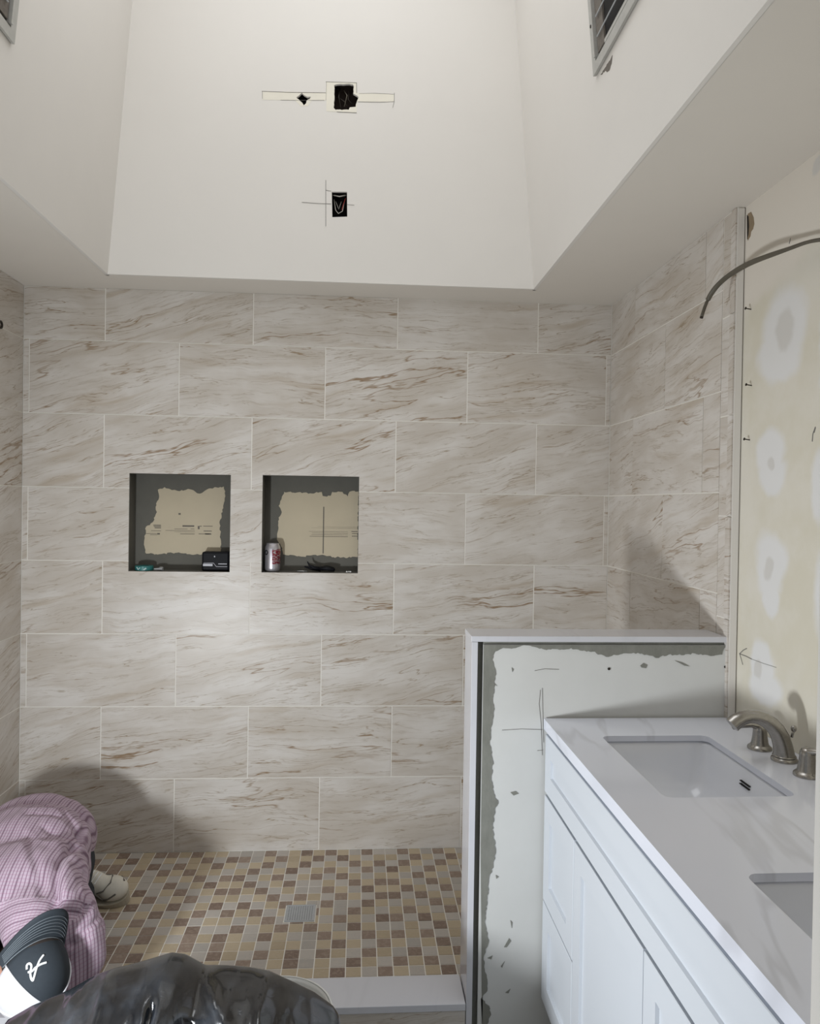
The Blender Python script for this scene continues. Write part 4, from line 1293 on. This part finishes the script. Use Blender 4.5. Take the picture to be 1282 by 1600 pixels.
# shirt
sh = [('e', PEL + Vector((0, .0, .02)), (.205, .15, .155)), ('e', MID, (.205, .19, .135)), ('e', MID + Vector((.03, -.09, -.02)), (.205, .15, .125)), ('e', CH, (.205, .17, .115)),
      ('c', [MID + Vector((.10, .02, -.03)), MID + Vector((.125, -.02, -.06))], [.10, .09]),
      ('c', [CH + Vector((.06, .03, .01)), SHL, (SHL + ELL) / 2 + Vector((.006, 0, 0)), ELL, (HAL * .72 + ELL * .28)], [.10, .082, .080, .066, .05]), ('c', [CH + Vector((-.06, .0, .0)), SHR, ELR, (HAR * .72 + ELR * .28)], [.10, .078, .066, .05]),
      ('c', [CH, NK + Vector((-.015, .02, -.01)), NK + (HD - NK) * .25], [.10, .088, .070])]
me = blob(sh, 0.0075, 8)
bvh = BVHTree.FromPolygons([v.co.copy() for v in me.vertices], [tuple(p.vertices) for p in me.polygons])
def cast(u, v, tree=None):
    r = (tree or bvh).ray_cast(CAM, ray(u, v))
    return r[0], r[1]
z8 = 230 / 1282
folds_px = [([(650, 520), (590, 560), (530, 640), (500, 740), (485, 860), (495, 950), (490, 1080)], -.022, .012),
            ([(640, 600), (560, 640), (540, 760), (550, 900)], .006, .018),
            ([(255, 480), (290, 600), (330, 730), (350, 860), (365, 930)], -.006, .014), ([(190, 480), (230, 640), (300, 800)], .004, .014),
            ([(230, 140), (390, 150), (500, 180), (600, 260), (660, 340), (700, 440)], -.009, .010), ([(250, 230), (420, 230), (560, 270), (640, 350), (690, 450)], -.006, .010), ([(240, 190), (440, 185), (560, 225)], .004, .010),
            ([(720, 230), (735, 300), (725, 400), (700, 470)], -.012, .010), ([(380, 340), (480, 420), (620, 455)], -.007, .010), ([(240, 380), (420, 480), (620, 480)], .004, .013),
            ([(690, 520), (760, 590), (790, 640)], -.006, .01), ([(740, 760), (760, 900), (745, 1000), (770, 1060)], -.007, .010), ([(690, 720), (690, 900), (700, 990)], -.004, .009),
            ([(620, 1370), (720, 1270), (840, 1160), (880, 1100)], -.009, .008), ([(640, 1390), (760, 1310), (900, 1180)], -.008, .007), ([(600, 1090), (700, 1110), (745, 1040)], -.010, .010), ([(860, 960), (900, 1080), (900, 1200)], .004, .01)]
folds = []
for pl, A, w in folds_px:
    q = [cast(x * z8, 1230 + y * z8)[0] for x, y in pl]
    q = [p for p in q if p is not None]
    if len(q) > 1: folds.append((q, A, w))
seam = [p for p in (cast(x * z8, 1230 + y * z8)[0] for x, y in [(5, 1000), (90, 985), (200, 970), (330, 955), (470, 950), (560, 965), (680, 985), (760, 1010)]) if p is not None]
def pld(p, q):
    best = 9
    for a, b in zip(q, q[1:]):
        d = b - a; tt = max(0, min(1, (p - a).dot(d) / max(d.length_squared, 1e-9)))
        best = min(best, (p - a - d * tt).length)
    return best
nrm = [v.normal.copy() for v in me.vertices]
rest = [v.co.copy() for v in me.vertices]
for v, n in zip(me.vertices, nrm):
    p = v.co.copy()
    h = sum(A * math.exp(-(pld(p, q) / w) ** 2) for q, A, w in folds)
    if seam: h += .0022 * math.exp(-(pld(p, seam) / .004) ** 2)
    h += noise.noise(p * 16) * .004 + noise.noise(Vector((p.x * 40, p.y * 14, p.z * 14))) * .0022
    v.co += n * h
sy = sum((p.y for p in seam), 0) / max(1, len(seam)); sz_ = sum((p.z for p in seam), 0) / max(1, len(seam))
uvl = me.uv_layers.new(name='weave')
axL = (ELL - SHL).normalized(); sL2, uL2 = frame_axes(axL)
me.update()
for poly in me.polygons:
    c = poly.center
    arm = (c - SHL).dot(axL) > 0.0 and c.x > -0.93 and c.z < SHL.z + .02
    yoke = ((c.y - sy) * 0.75 + (c.z - sz_) * 0.6) < 0 and not arm
    for li in poly.loop_indices:
        p = rest[me.loops[li].vertex_index]
        along = -p.y * 0.8 - p.z * 0.6
        if arm:
            q = p - SHL
            a = q.dot(sL2) * .5 + p.x * .5
            uvl.data[li].uv = (p.x * .75 + p.y * .45, q.dot(axL))
        elif yoke:
            uvl.data[li].uv = (along * 1.05 + p.x * .12, p.x)
        else:
            uvl.data[li].uv = (p.x - max(0, .40 - p.z) * .35 * max(0, min(1, (p.x + .98) / .06)), along)
shirt = link('shirt', me, MAT['shirt'], man, smooth=True)

# cap, worn backwards: dome in panels, brim over the nape
capo = bpy.data.objects.new('cap', None)
def cap_pt(phi, th, rs=.089, rw=.104, ru=.120, base=-.005):
    """phi around (0 = towards the brim), th 0 rim .. 90 top"""
    return hp(rs * math.sin(phi) * math.cos(th) , rw * math.cos(phi) * math.cos(th) - .002, base + ru * math.sin(th) ** .92)
bm = bmesh.new()
NP, NTH = 60, 18
grid = [[bm.verts.new(cap_pt(2 * math.pi * i / NP, math.radians(90 * j / NTH))) for i in range(NP)] for j in range(NTH)]
topv = bm.verts.new(cap_pt(0, math.radians(90)))
FR = math.radians(66)
for j in range(NTH):
    for i in range(NP):
        phi = (2 * math.pi * (i + .5) / NP + math.pi) % (2 * math.pi) - math.pi
        if j < NTH - 1: f = bm.faces.new((grid[j][i], grid[j][(i + 1) % NP], grid[j + 1][(i + 1) % NP], grid[j + 1][i]))
        else: f = bm.faces.new((grid[j][i], grid[j][(i + 1) % NP], topv))
        f.material_index = 0 if abs(phi) < FR else 1
bmesh.ops.recalc_face_normals(bm, faces=bm.faces)
bmesh.ops.solidify(bm, geom=bm.faces[:], thickness=.002)
cap = obj('cap', bm, [MAT['cap'], MAT['mesh']], man, smooth=True, fix=False)
def on_cap(phi, th, d=.001):
    p = cap_pt(phi, th); q = hp(0, 0, .03)
    return p + (p - q).normalized() * d
# seams between front panel and mesh, and sweat band edge
for sg in (-1, 1):
    bm = bmesh.new(); tube(bm, [on_cap(sg * FR, math.radians(a), .0015) for a in range(0, 90, 6)], .0022, 6)
    obj('seam', bm, MAT['mesh'], cap, smooth=True)
    bm = bmesh.new(); tube(bm, [on_cap(sg * math.radians(125), math.radians(a), .0008) for a in range(0, 90, 6)], .0022, 6)
    obj('seam', bm, MAT['logo'], cap, smooth=True)
bm = bmesh.new(); lathe(bm, [(.009, -.002), (.008, .003), (.002, .005)], cap_pt(0, math.pi / 2), u_, 16)
obj('button', bm, MAT['cap'], cap, smooth=True)
# brim
bm = bmesh.new()
NBR = 36
def brim_pt(a, k, d=0.0):
    """a: -1..1 across, k: 0 seam .. 1 outer edge"""
    phi = a * math.radians(72)
    base = cap_pt(phi, 0)
    ext = .076 * (1 - abs(a) ** 2.6)
    x = .089 * math.sin(phi) * (1 + .06 * k); y = .104 * math.cos(phi) - .002 + ext * k
    return hp(x, y, -.004 - .030 * a * a * (0.3 + .7 * k) - .010 * k * k + d)
for side, d in ((0, 0.0), (1, -.003)):
    gr = [[bm.verts.new(brim_pt(-1 + 2 * i / NBR, k / 8, d)) for i in range(NBR + 1)] for k in range(9)]
    for k in range(8):
        for i in range(NBR): bm.faces.new((gr[k][i], gr[k][i + 1], gr[k + 1][i + 1], gr[k + 1][i]))
    if side == 0: g0 = gr
for i in range(NBR): bm.faces.new((g0[8][i], g0[8][i + 1], gr[8][i + 1], gr[8][i]))
brim = obj('brim', bm, MAT['cap'], cap, smooth=True)
bm = bmesh.new()
for k in range(1, 7):
    tube(bm, [brim_pt(-.93 + 1.86 * i / 30, .08 + k * .115, .0006) for i in range(31)], .0007, 5)
obj('stitching', bm, MAT['stitch'], brim)
bm = bmesh.new(); tube(bm, [brim_pt(-.99 + 1.98 * i / 30, 0.02, .0022) for i in range(31)], .0012, 5)
obj('seam', bm, MAT['stitch'], cap)
# embroidered script letter
cme = cap.data
off = wloc(cap)
ctree = BVHTree.FromPolygons([v.co + off for v in cme.vertices], [tuple(p.vertices) for p in cme.polygons])
def lpt(x, y):
    h, n = cast(x / 5.574, 1400 + y / 5.574, ctree)
    if h is None: return None
    if n.dot(CAM - h) < 0: n = -n
    return h + n * .0012
def smooth_px(pl, m=6):
    out = []
    for i in range(len(pl) - 1):
        p0, p1, p2, p3 = pl[max(i - 1, 0)], pl[i], pl[i + 1], pl[min(i + 2, len(pl) - 1)]
        for k in range(m):
            t_ = k / m
            out.append(tuple(.5 * ((2 * p1[c]) + (-p0[c] + p2[c]) * t_ + (2 * p0[c] - 5 * p1[c] + 4 * p2[c] - p3[c]) * t_ ** 2 + (-p0[c] + 3 * p1[c] - 3 * p2[c] + p3[c]) * t_ ** 3) for c in (0, 1)))
    return out + [pl[-1]]
bm = bmesh.new()
for pl, r in (([(380, 515), (345, 565), (318, 635), (300, 700), (288, 735), (272, 715), (266, 665), (276, 610), (258, 588), (236, 605), (236, 640)], .0028), ([(404, 580), (360, 594), (310, 625), (280, 655), (245, 664)], .0028)):
    q = [lpt(x, y) for x, y in smooth_px(pl)]
    q = [p for p in q if p is not None]
    if len(q) > 2: tube(bm, q, r, 8)
obj('letter', bm, MAT['logo'], cap, smooth=True)
# hair at the neck
link('hair', blob([('e', hp(0, .015, -.01), (.080, .090, .075), RH)], .006, 2), MAT['hair'], man, smooth=True)

# shoes: sneaker lying with the toe to the right
def shoe(ankle, toe, up, sc=1.0):
    ax = (toe - ankle).normalized(); sd = up.cross(ax).normalized(); up = ax.cross(sd)
    ln = (toe - ankle).length
    def S(a, b, c): return ankle + ax * a * ln + sd * b * sc + up * c * sc
    t = link('shoe', blob([('e', S(.12, 0, .045), (.042, .040, .055), Matrix((ax, sd, up)).transposed()), ('e', S(.45, 0, .035), (.085, .044, .045), Matrix((ax, sd, up)).transposed()),
                           ('e', S(.78, .004, .026), (.062, .048, .036), Matrix((ax, sd, up)).transposed()), ('e', S(.25, 0, .07), (.05, .034, .035), Matrix((ax, sd, up)).transposed())], .006, 4), MAT['shoe'], man, smooth=True)
    bm = bmesh.new()
    out = []
    for k in range(40):
        a = 2 * math.pi * k / 40
        x = .46 + .56 * math.cos(a); wd_ = (.040 + .012 * math.cos(a)) * math.sin(a)
        out.append((x, wd_))
    for h0, h1 in ((-.014, .012),):
        lo = [bm.verts.new(S(x, y * 1.02, h0)) for x, y in out]; hi = [bm.verts.new(S(x, y * 1.08, h1)) for x, y in out]
        for k in range(40): bm.faces.new((lo[k], lo[(k + 1) % 40], hi[(k + 1) % 40], hi[k]))
        bm.faces.new(lo[::-1]); bm.faces.new(hi)
    obj('sole', bm, MAT['sole'], t, smooth=False)
    tree = BVHTree.FromPolygons([v.co + wloc(t) for v in t.data.vertices], [tuple(p.vertices) for p in t.data.polygons])
    bm = bmesh.new()
    def skin_line(pl, r):
        q = []
        for a, b, c in pl:
            p = S(a, b, c); loc, n, _, _ = tree.find_nearest(p)
            q.append(loc + n * .0012)
        tube(bm, q, r, 6)
    for sg in (-1, 1):
        skin_line([(.30, sg * .05, .03), (.42, sg * .06, .045), (.52, sg * .06, .02), (.62, sg * .06, .045), (.72, sg * .06, .02)], .0035)
        skin_line([(.08, sg * .06, .03), (.22, sg * .06, .05), (.36, sg * .05, .062)], .003)
        skin_line([(.62, sg * .05, .03), (.74, sg * .03, .055), (.80, 0, .066)], .0028)
        skin_line([(.74, sg * .06, .015), (.84, sg * .05, .030), (.93, sg * .02, .040)], .0035)
        skin_line([(.20, sg * .06, .012), (.34, sg * .06, .026), (.48, sg * .06, .014)], .0035)
    obj('trim', bm, MAT['shoe_trim'], t)
    bm = bmesh.new()
    for k in range(5):
        a = .36 + k * .07
        skin_line([(a, -.03, .08), (a + .01, 0, .085), (a, .03, .08)], .0022)
    obj('laces', bm, MAT['logo'], t)
    return t
shoe(Vector((-1.08, -0.335, 0.040)), Vector((-0.835, -0.405, 0.022)), Vector((-.05, -.45, .88)), 1.3)
shoe(Vector((-1.20, -0.36, 0.018)), Vector((-1.14, -0.14, 0.018)), Vector((0, 0, 1)))
